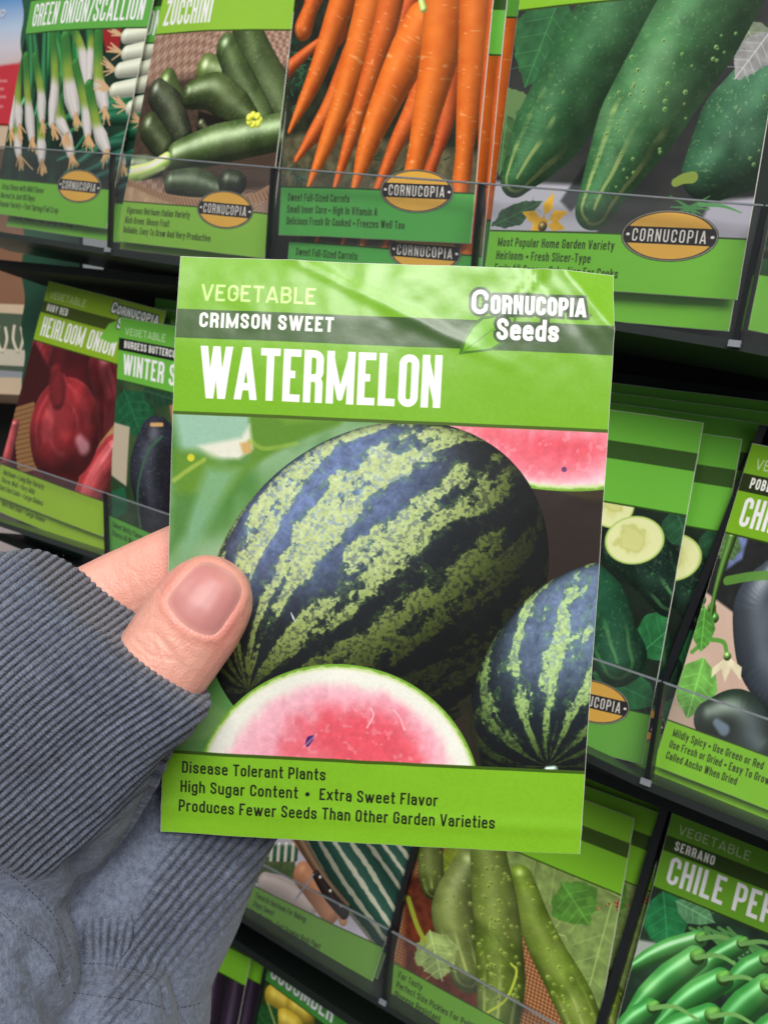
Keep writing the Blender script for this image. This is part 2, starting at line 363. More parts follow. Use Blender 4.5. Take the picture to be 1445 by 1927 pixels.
def melon_fn(cx, cy, a, b, rot, pole, k, light, dark_hi, dark_lo, li_hi, li_lo, seed, ph0=0, wid=0.05):
    def f(cv, X, Y):
        c, s = math.cos(rot), math.sin(rot); dx, dy = X - cx, Y - cy
        x = (dx * c + dy * s) / a; y = (-dx * s + dy * c) / b; r2 = x * x + y * y; z = np.sqrt(np.clip(1 - r2, 0, 1))
        gx = x * c - y * s; gy = x * s + y * c
        p = np.array(pole, float); p /= np.linalg.norm(p)
        e1 = np.cross(p, [0, 0, 1.0]); e1 /= np.linalg.norm(e1); e2 = np.cross(p, e1)
        N3 = (gx, gy, z); la = sum(N3[i] * p[i] for i in range(3)); u1 = sum(N3[i] * e1[i] for i in range(3)); u2 = sum(N3[i] * e2[i] for i in range(3))
        phi = np.arctan2(u2, u1); sinl = np.sqrt(np.clip(1 - la * la, 0, 1))
        th = np.arccos(np.clip(la, -1, 1)); cw = np.clip(sinl * 1.5, .12, 1)
        warp = ((fbm(X, Y, 6, 3, seed) - .5) * 3.0 + (fbm(X, Y, 20, 3, seed + 5) - .5) * 1.6) * cw
        v = np.cos(k * phi + ph0 + warp) + .35 * np.cos(2 * k * phi + 1.1 + warp * 1.4)
        patch = fbm(phi * k * .55 + 40, th * 2.6 + 20, 1.6, 3, seed + 31) - .5          # streaks break up along the meridians
        mott = (fbm(X, Y, 24, 4, seed + 9, .70) - .5) * 3.6 * cw; fine = (fbm(X, Y, 95, 3, seed + 13, .65) - .5) * 2.6
        fld = v * .8 + patch * 3.0 + mott * .62 + fine * .55 - wid
        pal = sm(-.10, .24, fld); pale2 = sm(-.75, .05, fld + fine * .5) * (1 - pal)
        lam = np.clip(gx * light[0] + gy * light[1] + z * light[2], 0, 1)
        shn = sm(.55, .98, lam)
        dk = mixc(dark_lo, dark_hi, shn * (.75 + .5 * (fbm(X, Y, 50, 3, seed + 3) - .5)))
        lt = mixc(li_lo, li_hi, sm(.15, .95, lam) * (.9 + .3 * (fbm(X, Y, 60, 2, seed + 4) - .5)))
        sp = sm(.54, .62, fbm(X, Y, 150, 3, seed + 21)) * .5
        lt = mixc(lt, dk * 1.2, sp); col = mixc(dk, lt, pal * .95 + 0.0)
        col = mixc(col, dk * .45 + lt * np.array([.34, .46, .34]), pale2 * .6)
        vein = sm(.035, 0, np.abs(np.sin(k * phi * 1.0 + ph0 + math.pi / 2 * 0 + warp)) ) * sm(.2, .6, sinl) * (1 - pal)
        col = mixc(col, dk * .45, vein * .5)
        col = col * (1 + (fbm(X, Y, 160, 2, seed + 8) - .5) * .22)[..., None]
        col = col * (.28 + .82 * sm(0, .75, lam))[..., None] * (.55 + .45 * sm(0, .35, z))[..., None]
        return col, np.sqrt(r2)
    return f
def d_melon():
    cv = Cv(1150, QUADS['melon']); X, Y = cv.X, cv.Y; ph = cv.ph
    # blurred leaves behind
    n1 = fbm(X, Y, 3.2, 3, 2); n2 = fbm(X, Y, 6, 3, 8)
    cv.a[:] = mixc((88, 140, 70), (146, 182, 142), sm(.3, .7, n1)); cv.a[:] = mixc(cv.a, (64, 118, 40), sm(.52, .7, n2) * .55)
    cv.clip = (TOPH, BOTH)
    P = cv.poly
    P([(322, 760), (480, 770), (470, 830), (420, 870), (340, 850)], (150, 190, 165), 30)
    P([(470, 768), (655, 778), (640, 800), (560, 830), (470, 880)], (92, 138, 42), 16)
    P([(500, 770), (640, 776), (630, 790), (540, 800)], (108, 152, 52), 16)
    P([(372, 840), (455, 825), (470, 800), (476, 845), (450, 865), (400, 862)], (222, 222, 205), 14)
    P([(452, 835), (474, 830), (474, 852), (458, 856)], (200, 165, 100), 10)
    P([(325, 850), (372, 850), (420, 872), (480, 872), (400, 960), (330, 930)], (96, 140, 44), 34)
    P([(390, 880), (450, 885), (395, 980), (345, 1060), (350, 980)], (128, 176, 138), 34, alpha=.8)
    P([(330, 930), (370, 930), (350, 1000), (320, 1040)], (78, 128, 58), 24, alpha=.8)
    cv.line([(470, 830), (500, 845), (560, 835)], 4, (150, 180, 70), soft=5, alpha=.6)
    cv.line([(328, 905), (355, 885), (385, 866)], 4, (170, 190, 80), soft=6, alpha=.7); cv.tube([(360, 862)], [7, 7], (205, 200, 50), amb=1, dif=0, spec=0, soft=4)
    P([(325, 1250), (395, 1310), (440, 1345), (370, 1410), (300, 1410)], (96, 142, 78), 14)
    P([(370, 1310), (430, 1345), (400, 1385), (340, 1400)], (118, 160, 92), 20, alpha=.7)
    # dark space and far melon under the upper slice
    P([(880, 880), (1150, 900), (1140, 1450), (860, 1450), (840, 1300), (1000, 1150)], (44, 34, 28), 8)
    sl = (slice(None), slice(None))
    m = sm(.45, .6, fbm(X * .5 + Y * .35, Y * 1.6 - X * .2, 9, 3, 31)); q = cv.ph(1075, 1010)
    reg = np.exp(-(((X - q[0]) / .1) ** 2 + ((Y - q[1]) / .13) ** 2) * .8)
    cv.put(sl, m * reg * .6, (92, 88, 44))
    # upper slice
    def slice_(pc, rx, ry, rot, core, cr, wt0):
        c = cv.ph(*pc); kx = cv.rad(pc[0], min(pc[1], 1400), 10) / 10; rx *= kx; ry *= kx; core = cv.ph(*core)
        co, si = math.cos(rot), math.sin(rot); dx, dy = X - c[0], Y - c[1]
        d = np.hypot((dx * co + dy * si) / rx, (-dx * si + dy * co) / ry)
        dc = np.hypot((X - core[0]) / (cr[0] * kx), (Y - core[1]) / (cr[1] * kx))
        n = (fbm(X, Y, 14, 4, 41) - .5); fib = fbm(X * 1.0, Y * .35, 60, 3, 43) - .5; fn = fbm(X, Y, 90, 3, 47) - .5
        red = mixc((234, 98, 112), (243, 166, 182), sm(.45, 1.25, dc + n * .6 + fib * .22))
        red = mixc(red, (247, 186, 200), sm(wt0 - .22, wt0 + .02, d + n * .08 + fib * .08)); red = mixc(red, (230, 82, 98), sm(.75, .2, dc + n * .5) * .6)
        red = red * (1 + fn * .14)[..., None]; sp = sm(.68, .74, fbm(X, Y, 75, 2, 51)); red = mixc(red, (252, 190, 200), sp * .3)
        col = mixc(red, (240, 240, 228), sm(wt0, wt0 + .1, d + n * .07 + fib * .05)); col = mixc(col, (206, 224, 160), sm(.95, .975, d)); col = mixc(col, (118, 170, 52), sm(.972, .992, d + fn * .02))
        cv.put(sl, (1 - d) * rx * cv.w + .5, col)
    # great melon
    def melon(pc, ax, ay, rot, pole, k, **kw):
        c = cv.ph(*pc); kk = cv.rad(pc[0], pc[1], 10) / 10
        f = melon_fn(c[0], c[1], ax * kk, ay * kk, rot, pole, k, **kw); s2 = cv.sl(c[0] - .5, c[1] - .5, c[0] + .5, c[1] + .5)
        col, r = f(cv, X[s2], Y[s2]); cv.put(s2, (1 - r) * ax * kk * cv.w + .5, col)
    slice_((1045, 640), 395, 285, .10, (1005, 866), (210, 80), .90)
    cv.tube([(1060, 884)], [4, 5], (110, 60, 110), amb=1, dif=0, spec=0, soft=3)
    cv.line([(718, 780), (740, 800), (770, 812)], 2.5, (30, 60, 20), soft=2)
    melon((706, 1112), 347, 286, -.785, (-.67, .57, .475), 12, light=(-.42, -.66, .62), dark_hi=(118, 138, 186), dark_lo=(30, 34, 38), li_hi=(186, 200, 146), li_lo=(118, 140, 50), seed=61, ph0=2.2, wid=.12)
    melon((1090, 1290), 252, 184, -1.047, (-.15, .65, .74), 13, light=(-.15, -.62, .76), dark_hi=(118, 138, 172), dark_lo=(30, 38, 44), li_hi=(178, 204, 140), li_lo=(104, 142, 56), seed=83, ph0=.6, wid=.32)
    cv.tube([(1030, 1449), (1042, 1448)], [7, 7], (150, 175, 165), amb=.8, dif=.3, soft=5)
    P([(860, 1320), (885, 1310), (905, 1440), (890, 1450), (875, 1400)], (38, 36, 24), 5, alpha=.8)
    slice_((634, 1512), 268, 266, 0, (690, 1385), (170, 110), .80)
    cv.line([(578, 1400), (583, 1390), (590, 1384)], [4, 6, 2], (72, 40, 110), soft=2); cv.line([(572, 1404), (596, 1380)], 1.5, (250, 200, 215), soft=2, alpha=.5)
    cv.line([(690, 1368), (702, 1345), (697, 1330)], 1.5, (250, 200, 210), soft=2, alpha=.8); cv.line([(740, 1335), (752, 1350), (760, 1372)], 1.6, (252, 205, 215), soft=2, alpha=.7)
    cv.line([(548, 1152), (556, 1170)], [.6, 1.6, .6], (225, 228, 235), soft=1.5)
    H_, B_ = (122, 180, 36), (126, 184, 34)
    cv.clip = (0, ASP)
    cv.rect(-.1, -.1, 1.1, TOPH, H_); cv.rect(-.1, BOTH, 1.1, 2, B_); cv.rect(-.1, .0895 * ASP, 1.1, .1385 * ASP, (62, 92, 42))
    cv.rect(-.1, TOPH - .0065, 1.1, TOPH + .001, (72, 98, 24)); cv.rect(-.1, BOTH - .002, 1.1, BOTH + .006, (62, 92, 16))
    cv.a *= (1 + (fbm(X, Y, 200, 2, 91) - .5) * .05)[..., None]
    def row_(t, x, y, x1, y1, hgt, wid, wt, c, gap, **k):
        p = ph(x, y); q = ph(x1, y1); cv.fit(t, p[0], (p[1] + q[1]) / 2, q[0], hgt, wid, wt, c, gap, **k)
    row_('VEGETABLE', 376, 566, 592, 571, .0385, .78, .15, (205, 232, 150), .17)
    row_('CRIMSON SWEET', 374, 616, 627, 625, .0345, .62, .2, (246, 247, 242), .15)
    row_('WATERMELON', 376, 751, 827, 768, .120, .378, .143, (246, 243, 247), .06)
    L_ = [(862, 668), (870, 640), (884, 612), (906, 596), (940, 592), (972, 594), (966, 622), (950, 645), (925, 660), (895, 664)]
    P(L_, (70, 118, 30), 1.5); P([(870, 662), (876, 640), (890, 617), (908, 601), (940, 596), (966, 598), (960, 620), (946, 641), (922, 656), (895, 660)], (122, 184, 44), 1.5)
    cv.line([(868, 664), (900, 640), (940, 610)], [1, 1.4, .6], (92, 150, 40), soft=1.5)
    o = (.0062, (66, 88, 56)); w_ = (251, 252, 250)
    row_('C', 886, 590, 918, 591, .056, .60, .175, w_, .1, outline=o); row_('ORNUCOPIA', 922, 590, 1103, 597, .0430, .60, .205, w_, .09, outline=o); row_('Seeds', 932, 641, 1050, 643, .0490, .58, .2, w_, .08, outline=o)
    b = ph(1106, 595); cv.rect(b[0], b[1] - .006, b[0] + .010, b[1], (110, 130, 90))
    for t, x, y, x1, y1 in [('Disease Tolerant Plants', 343, 1454, 612, 1468), ('High Sugar Content', 340, 1490, 560, 1502), ('*', 574, 1503, 586, 1503), ('Extra Sweet Flavor', 601, 1505, 822, 1516), ('Produces Fewer Seeds Than Other Garden Varieties', 337, 1524, 929, 1560)]:
        row_(t, x, y, x1, y1, .0285, .44, .145, (22, 28, 14), .125)
    return cv

def leafp(cv, a, b, w, c, jag=.004, vein=None, **kw):     # leaf from a to b (photo spots)
    a = np.array(a, float); b = np.array(b, float); d = b - a; n = np.array([-d[1], d[0]]) * w
    pts = [a, a + d * .18 + n * .7, a + d * .45 + n, a + d * .75 + n * .65, b, a + d * .75 - n * .65, a + d * .45 - n, a + d * .18 - n * .7]
    cv.poly([tuple(p) for p in pts], c, jag=jag, tex=.5, **kw)
    vc = vein or tuple(np.minimum(np.array(c) * 1.35 + 10, 255))
    cv.line([tuple(a), tuple(b)], 1.3, vc, alpha=.7)
    for t in (.25, .42, .6, .76):
        for s in (1, -1): cv.line([tuple(a + d * t), tuple(a + d * (t + .14) + n * s * .7)], .8, vc, alpha=.5)

def d_carrot():
    cv = Cv(620, QUADS['carrot']); X, Y = cv.X, cv.Y; cv.a[:] = mixc((22, 24, 20), (52, 60, 40), fbm(X, Y, 20, 4, 3))
    cv.clip = (TOPH, BOTH); rs = np.random.RandomState(4)
    cv.poly([(520, 260), (620, 250), (900, 290), (900, 380), (510, 380)], (86, 82, 60), 20, tex=.9)
    for _ in range(170):      # feathery tops
        x, y = rs.choice([570, 600, 560, 660, 820, 545, 740]) + rs.randn() * 22, rs.choice([130, 330, 340, 320, 100]) + rs.randn() * 22
        if _ % 3 == 0: x, y = 560 + rs.randn() * 14, 150 + rs.randn() * 40
        a = rs.rand() * 6.28; cv.line([(x, y), (x + 13 * math.cos(a), y + 13 * math.sin(a))], [1.5, .5], rs.choice([1, 0]) * np.array([28, 40, 26]) + (24, 62, 44))
    def car(pts, r0, r1, tone=0, seed=0):
        def col(t, s, X, Y):
            rg = vnoise(t * 46 + seed * 5, s * 2.2, seed); mk = sm(.83, .97, vnoise(t * 120 + seed, s * 2.3 + 5, seed + 3))
            c = mixc((240 + tone, 126 + tone, 44), (214 + tone, 92 + tone, 24), fbm(X, Y, 12, 3, seed) * .8 + rg * .25)
            c = mixc(c, (252, 176, 112), mk * .75); return c
        cv.tube(pts, [r0, r0 * 1.02, r0 * .9, r0 * .72, r0 * .52, r1], col, amb=.50, dif=.62, spec=.12, sp=10, n=26)
    cars = [([(520, 150), (570, 110), (640, 60)], 14, 30, -20), ([(640, -150), (610, -40), (575, 55)], 34, 22, -6), ([(705, -150), (650, 20), (600, 150), (545, 250)], 30, 4, -2),
            ([(800, -30), (700, 200), (610, 250), (560, 300)], 22, 4, -20), ([(700, 60), (640, 190), (560, 305)], 26, 4, -14), ([(840, 60), (800, 190), (760, 270), (722, 360)], 24, 9, -14),
            ([(742, -150), (705, 40), (650, 210), (584, 360)], 36, 4, 2), ([(862, 80), (846, 230), (815, 330)], 20, 12, -26),
            ([(770, -160), (742, 40), (690, 210), (638, 362)], 27, 5, -8), ([(808, 48), (765, 140), (715, 250), (676, 364)], 38, 6, 2),
            ([(855, -150), (842, 60), (812, 220), (782, 352)], 42, 17, 4), ([(905, -150), (896, 60), (882, 230), (868, 366)], 32, 17, 2), ([(950, -60), (935, 60), (915, 230), (905, 340)], 24, 12, -10)]
    for i, (p, a, b, t) in enumerate(cars): car(p, a, b, t, i + 2)
    cv.tube([(808, 20), (804, 2), (800, -30)], [7, 5], (170, 190, 110), amb=.7)
    frame(cv, MG, (78, 166, 74), '', 'CARROT', ['Sweet Full-Sized Carrots', 'Small Inner Core * High In Vitamin A', 'Delicious Fresh Or Cooked * Freezes Well Too'])
    return cv
def cuc(cv, pts, rad, base, hi, seed, warts=0, streak=True, wc=(190, 205, 120), **kw):
    def col(t, s, X, Y):
        c = mixc(base, np.array(base) * .62, fbm(X, Y, 16, 4, seed)); c = mixc(c, hi, sm(.35, .75, fbm(X, Y, 7, 3, seed + 2)) * .45)
        if streak:
            st = sm(.62, .95, np.cos(s * 9.5 + (fbm(X, Y, 10, 2, seed) - .5) * 1.4)) * sm(.55, .9, t + (fbm(X, Y, 20, 2, seed + 5) - .5) * .3)
            c = mixc(c, wc, st * .75)
        return mixc(c, (160, 190, 130), sm(.70, .8, fbm(X, Y, 130, 2, seed + 7)) * .3)
    cv.tube(pts, rad, col, n=44, **kw)
    rs = np.random.RandomState(seed); Q = catmull(np.array(pts, float), 30); R = np.interp(np.linspace(0, 1, 30), np.linspace(0, 1, len(rad)), rad)
    for _ in range(warts):
        i = rs.randint(2, 27); d = Q[i + 1] - Q[i]; d /= np.linalg.norm(d); n = np.array([-d[1], d[0]]); o = rs.uniform(-.85, .85)
        p = Q[i] + d * rs.randn() * 4 + n * o * R[i]; r = rs.uniform(1.2, 2.8)
        cv.tube([tuple(p)], [r * 1.5, r * 1.5], tuple(np.array(wc) * .5 + np.array(base) * .5), amb=.9, dif=.2, spec=0, soft=4); cv.tube([tuple(p + [.8, .8])], [r * .6] * 2, tuple(np.array(base) * .4), amb=1, dif=0, spec=0, soft=1.5)
def d_cuke():
    cv = Cv(760, QUADS['cuke']); X, Y = cv.X, cv.Y; cv.a[:] = mixc((30, 32, 34), (72, 74, 70), fbm(X, Y, 6, 3, 3)); cv.clip = (TOPH, BOTH)
    leafp(cv, (1060, -10), (990, 165), .34, (52, 104, 62)); leafp(cv, (1400, 40), (1445, 130), .4, (120, 130, 110)); leafp(cv, (960, 170), (940, 330), .25, (74, 110, 66), jag=.01)
    cv.poly([(900, 340), (1100, 350), (1130, 440), (900, 440)], (186, 184, 196), 14); cv.poly([(1340, 380), (1430, 370), (1430, 460), (1300, 460)], (176, 172, 186), 12)
    cv.poly([(930, 160), (985, 175), (1010, 200), (970, 210), (985, 240), (955, 215), (940, 250)], (104, 136, 84), 2, jag=.01)
    cuc(cv, [(1500, 130), (1420, 240), (1345, 320)], [95, 110, 62], (60, 110, 76), (98, 140, 112), 5, 10, False, spec=.12); leafp(cv, (1450, 60), (1385, 150), .3, (150, 150, 150), jag=.01)
    cuc(cv, [(1290, -120), (1160, 60), (1040, 240), (975, 335)], [90, 92, 78, 36], (62, 126, 72), (104, 160, 104), 11, 8, amb=.45, dif=.6, spec=.12)
    cv.poly([(1260, 40), (1330, -60), (1190, 300), (1080, 400), (1060, 380), (1150, 250)], (22, 26, 26), 10, alpha=.7)
    cuc(cv, [(1420, -140), (1310, 60), (1210, 230), (1125, 395)], [84, 92, 84, 40], (78, 142, 84), (130, 182, 126), 23, 60, amb=.48, dif=.58, spec=.12)
    cv.line([(1306, 335), (1290, 338), (1276, 345)], [11, 8], (130, 150, 70))
    for a in range(16): cv.line([(1300, 392), (1300 + 38 * math.cos(a * .9), 395 + 26 * math.sin(a * 1.7))], [3, 1], (70, 130, 72))
    cv.line([(1320, 385), (1360, 388), (1395, 400)], [5, 1], (90, 150, 90)); leafp(cv, (925, 425), (1025, 380), .2, (50, 84, 56), jag=.008)
    for a, l in ((-1.25, 60), (-.4, 52), (-2.7, 48), (.3, 44), (2.6, 30)):
        b = (1028 + l * math.cos(a), 420 + l * math.sin(a)); cv.poly([(1022, 412), ((1025 + b[0]) / 2 - 10 * math.sin(a), (416 + b[1]) / 2 + 12 * math.cos(a)), b, ((1025 + b[0]) / 2 + 10 * math.sin(a), (416 + b[1]) / 2 - 12 * math.cos(a)), (1032, 428)], (232, 178, 44), 1.5, tex=.4)
    cv.tube([(1025, 427)], [9, 9], (120, 96, 40), soft=3)
    frame(cv, LG, (116, 192, 54), '', 'CUCUMBER', ['Most Popular Home Garden Variety', 'Heirloom * Fresh Slicer-Type', 'Early All-Season Selection For Cooks'])
    return cv
def d_zuc():
    cv = Cv(560, QUADS['zuc']); X, Y = cv.X, cv.Y
    u = np.hypot(X - 1.1, (Y - 1.0) * 1.2); wv = .5 + .5 * np.sin(u * 150) * np.sin(np.arctan2(Y - 1.0, X - 1.1) * 90 + np.floor(u * 24) * math.pi)
    cv.a[:] = mixc((120, 84, 68), (206, 176, 156), wv * .8 + fbm(X, Y, 40, 2, 3) * .2); cv.clip = (TOPH, BOTH); rs = np.random.RandomState(1)
    cv.poly([(270, 130), (560, 90), (520, 330), (400, 350), (240, 290)], (44, 34, 26), 24, alpha=.75)
    bz = (64, 82, 42); z = lambda p, r, c=bz, s=1, **k: cuc(cv, p, r, c, (112, 128, 84), s, 0, False, spec=.6, **k)
    z([(470, 20), (500, 100), (545, 190)], [26, 34, 36], (86, 110, 56), 3); z([(405, 105), (430, 110)], [24, 20], (110, 135, 60), 4); z([(325, 130), (345, 180)], [24, 26], (104, 130, 60), 5)
    z([(440, 65), (470, 130), (500, 190)], [22, 26, 24], (92, 120, 62), 6); z([(305, 145), (335, 180), (360, 225)], [22, 30, 20], (66, 72, 52), 7)
    z([(290, 210), (320, 250)], [24, 22], (70, 84, 46), 8); z([(375, 150), (420, 145), (455, 175), (480, 190)], [22, 30, 32, 18], (74, 94, 44), 9)
    cv.poly([(390, 180), (455, 200), (430, 235), (385, 232)], (26, 22, 18), 5); z([(395, 205), (410, 225)], [8, 5], (90, 90, 60), 10)
    z([(255, 285), (280, 290), (310, 292)], [16, 20, 14], (96, 110, 80), 12); z([(345, 270), (420, 245), (530, 215)], [26, 32, 28], (86, 114, 56), 13)
    cv.tube([(250, 305), (290, 295), (325, 275)], [14, 12, 12], (164, 196, 104), amb=.7); cv.line([(270, 310), (320, 292)], 3, (200, 215, 150), alpha=.6)
    z([(335, 322), (380, 325), (420, 338)], [20, 26, 18], (88, 106, 72), 14); z([(440, 320), (455, 322)], [22, 20], (44, 54, 34), 15)
    for a in range(7): cv.tube([(488 + 9 * math.cos(a * .9), 194 + 9 * math.sin(a * .9))], [6, 6], (206, 214, 70), amb=.8, spec=.1)
    cv.line([(245, 325), (300, 352), (380, 366), (470, 358), (510, 335)], 9, (176, 138, 108)); 
    for i in range(40):
        t = i / 39; x = 245 + t * 260; y = 325 + 42 * math.sin(t * math.pi * .86) - 0; cv.line([(x, y - 7), (x + 5, y + 8)], 1.2, (120, 84, 62), alpha=.8)
    cv.poly([(228, 340), (250, 330), (330, 366), (340, 380), (228, 370)], (190, 156, 124), 2, tex=.3)
    frame(cv, (146, 196, 60), (134, 188, 66), '', 'ZUCCHINI', ['Vigorous Heirloom Italian Variety', 'Rich Green, Glossy Fruit', 'Reliable, Easy To Grow And Very Productive'])
    return cv
def d_scal():
    cv = Cv(520, QUADS['scal']); X, Y = cv.X, cv.Y; cv.a[:] = mixc((18, 26, 24), (30, 70, 48), fbm(X, Y * .3, 14, 3, 3)); cv.clip = (TOPH, BOTH); rs = np.random.RandomState(2)
    for _ in range(16):
        x = rs.uniform(40, 200); cv.tube([(x + rs.randn() * 10, 40), (x + 6, 110 + rs.rand() * 40), (x + rs.randn() * 14, 215)], [6, 8, 7], (32 + rs.randint(20), 104 + rs.randint(30), 64), amb=.45)
    for _ in range(8): y = 190 + _ * 20 + rs.randn() * 7; cv.tube([(120 + rs.randn() * 20, y + 50), (200, y + 6 + rs.randn() * 7), (262, y - 12)], [4, 10 + rs.randn() * 3, 11], (22, 88 - _ * 4, 52), amb=.45, spec=.15)
    cv.poly([(195, 48), (235, 46), (228, 95), (205, 98)], (150, 34, 36), 6)
    def on(p, r=10, roots=True):
        def col(t, s, X, Y): return mixc(mixc((64, 134, 60), (150, 180, 70), sm(.12, .4, t)), (236, 230, 226), sm(.42, .6, t + .05 * s)) * (1 + (vnoise(s * 5, t * 2, 4) - .5) * .18)[..., None]
        cv.tube(p, [r * .75, r * .8, r * .85, r * 1.15, r * .75], col, amb=.62, dif=.42, spec=.05)
        e = np.array(p[-1]); 
        if roots:
            for _ in range(13): cv.line([tuple(e), (e[0] + rs.randn() * 6 + 3, e[1] + 24 + rs.randn() * 6)], [1.6, 1], (196 + rs.randint(30), 160 + rs.randint(20), 120))
    for p, r in [([(120, 190), (128, 240), (140, 290)], 10), ([(30, 200), (36, 250), (40, 290)], 9), ([(82, 220), (84, 260), (85, 300)], 10), ([(35, 120), (28, 170), (24, 240)], 8), ([(38, 100), (36, 190), (40, 232)], 10),
                 ([(140, 50), (160, 90), (172, 155)], 9), ([(178, 50), (178, 90), (176, 150)], 8), ([(50, 105), (58, 190), (66, 258)], 10), ([(70, 105), (84, 170), (87, 225)], 9.5), ([(118, 150), (118, 220), (132, 250)], 9),
                 ([(105, 60), (112, 150), (106, 232)], 10), ([(130, 70), (138, 150), (150, 212)], 14), ([(150, 120), (168, 200), (172, 252)], 10), ([(192, 60), (192, 150), (202, 200)], 12), ([(175, 160), (188, 235), (204, 280)], 11)]: on(p, r)
    for x, y in ((256, 66), (256, 98), (244, 130), (234, 168), (262, 200)):
        for _ in range(10): cv.line([(x - 22, y), (x - 42 + rs.randn() * 4, y - 6 + rs.randn() * 9)], [1.5, 1], (206, 170, 130))
        cv.tube([(x - 14, y + 1), (x + 20, y - 6)], [12, 14], (224, 228, 206), amb=.6, dif=.45, spec=.1)
    cv.put((slice(None), slice(None)), sm(1.12, 1.2, Y) * .25, (60, 80, 60))
    frame(cv, (96, 170, 72), (112, 182, 54), '', 'GREEN ONION/SCALLION', ['Crisp Stems with Mild Flavor', 'Harvest In Just 60 Days', 'Popular Variety * Fast Spring/Fall Crop'], tw=.335, tt=.115)
    return cv
def d_onion():
    cv = Cv(460, QUADS['onion']); X, Y = cv.X, cv.Y; cv.a[:] = mixc((42, 10, 14), (110, 28, 34), fbm(X, Y, 5, 3, 3)); cv.clip = (TOPH, BOTH)
    def o(p, r, seed, b=(158, 42, 50), **k):
        def col(t, s, X, Y): return mixc(b, (b[0] + 26, b[1] + 22, b[2] + 22), sm(.4, .8, vnoise(s * 9 + seed, t * 2, seed))) * (1 + (fbm(X, Y, 12, 3, seed) - .5) * .5)[..., None]
        cv.tube(p, r, col, amb=.40, dif=.62, spec=.42, sp=26, n=30, **k)
    o([(75, 640), (70, 680)], [32, 34], 4); o([(200, 690), (215, 760), (205, 830)], [40, 46, 30], 5, (96, 20, 26))
    cv.poly([(20, 700), (60, 640), (95, 700), (60, 900), (0, 900)], (60, 16, 18), 12); 
    for i in range(14): cv.line([(20 + i, 770 + i * 9), (60 + i * 2, 760 + i * 9)], 3.5, (176, 140, 84), alpha=.7); cv.line([(150 + i * 3, 900 - i * 5), (215, 850 - i * 4)], 3, (180, 146, 90), alpha=.8)
    o([(22, 800), (8, 860)], [11, 14], 6, (200, 80, 84)); o([(212, 850), (180, 900), (150, 960)], [30, 34, 26], 8, (180, 58, 62))
    o([(112, 705), (114, 745), (118, 800), (120, 822)], [6, 30, 76, 74], 9, (166, 46, 52)); cv.tube([(105, 700), (108, 735), (110, 755)], [14, 18, 14], (88, 26, 28), amb=.7, spec=0, soft=12, alpha=.8)
    cv.tube([(150, 828), (158, 842)], [9, 12], (250, 190, 205), amb=.9, dif=.1, spec=0, soft=16, alpha=.55)
    frame(cv, (138, 176, 34), (150, 190, 40), 'RUBY RED', 'HEIRLOOM ONION', ['Heirloom * Long Day Variety', 'Stores Well * Very Mild', 'Dark Red Color * Large Globes'], tw=.36, tt=.125)
    logo(cv, .60, .085, 1.25); return cv
def d_wint():
    cv = Cv(460, QUADS['wint']); X, Y = cv.X, cv.Y; cv.a[:] = mixc((26, 44, 26), (70, 96, 54), fbm(X, Y, 7, 3, 3)); cv.clip = (TOPH, BOTH)
    leafp(cv, (235, 740), (270, 830), .5, (26, 84, 52)); leafp(cv, (270, 740), (335, 760), .4, (30, 62, 40)); cv.poly([(212, 800), (246, 810), (240, 920), (212, 900)], (186, 172, 150), 4)
    cv.poly([(212, 930), (235, 920), (245, 960), (212, 990)], (28, 92, 60), 4, jag=.01); cuc(cv, [(300, 845), (292, 900), (300, 985)], [44, 56, 40], (44, 44, 58), (58, 62, 80), 7, 0, False, spec=.25)
    cv.line([(308, 828), (280, 860), (262, 930), (268, 1000)], 2, (62, 110, 80), alpha=.8); cv.line([(288, 806), (308, 806)], 3, (216, 170, 110)); cv.poly([(322, 770), (345, 760), (345, 830), (330, 820)], (170, 120, 80), 3)
    frame(cv, (104, 180, 62), (88, 160, 60), 'BURGESS BUTTERCUP', 'WINTER SQUASH', ['Sweet Nutty Flavor', 'Stores All Winter * Vining'], band=(20, 26, 18), tw=.42)
    return cv
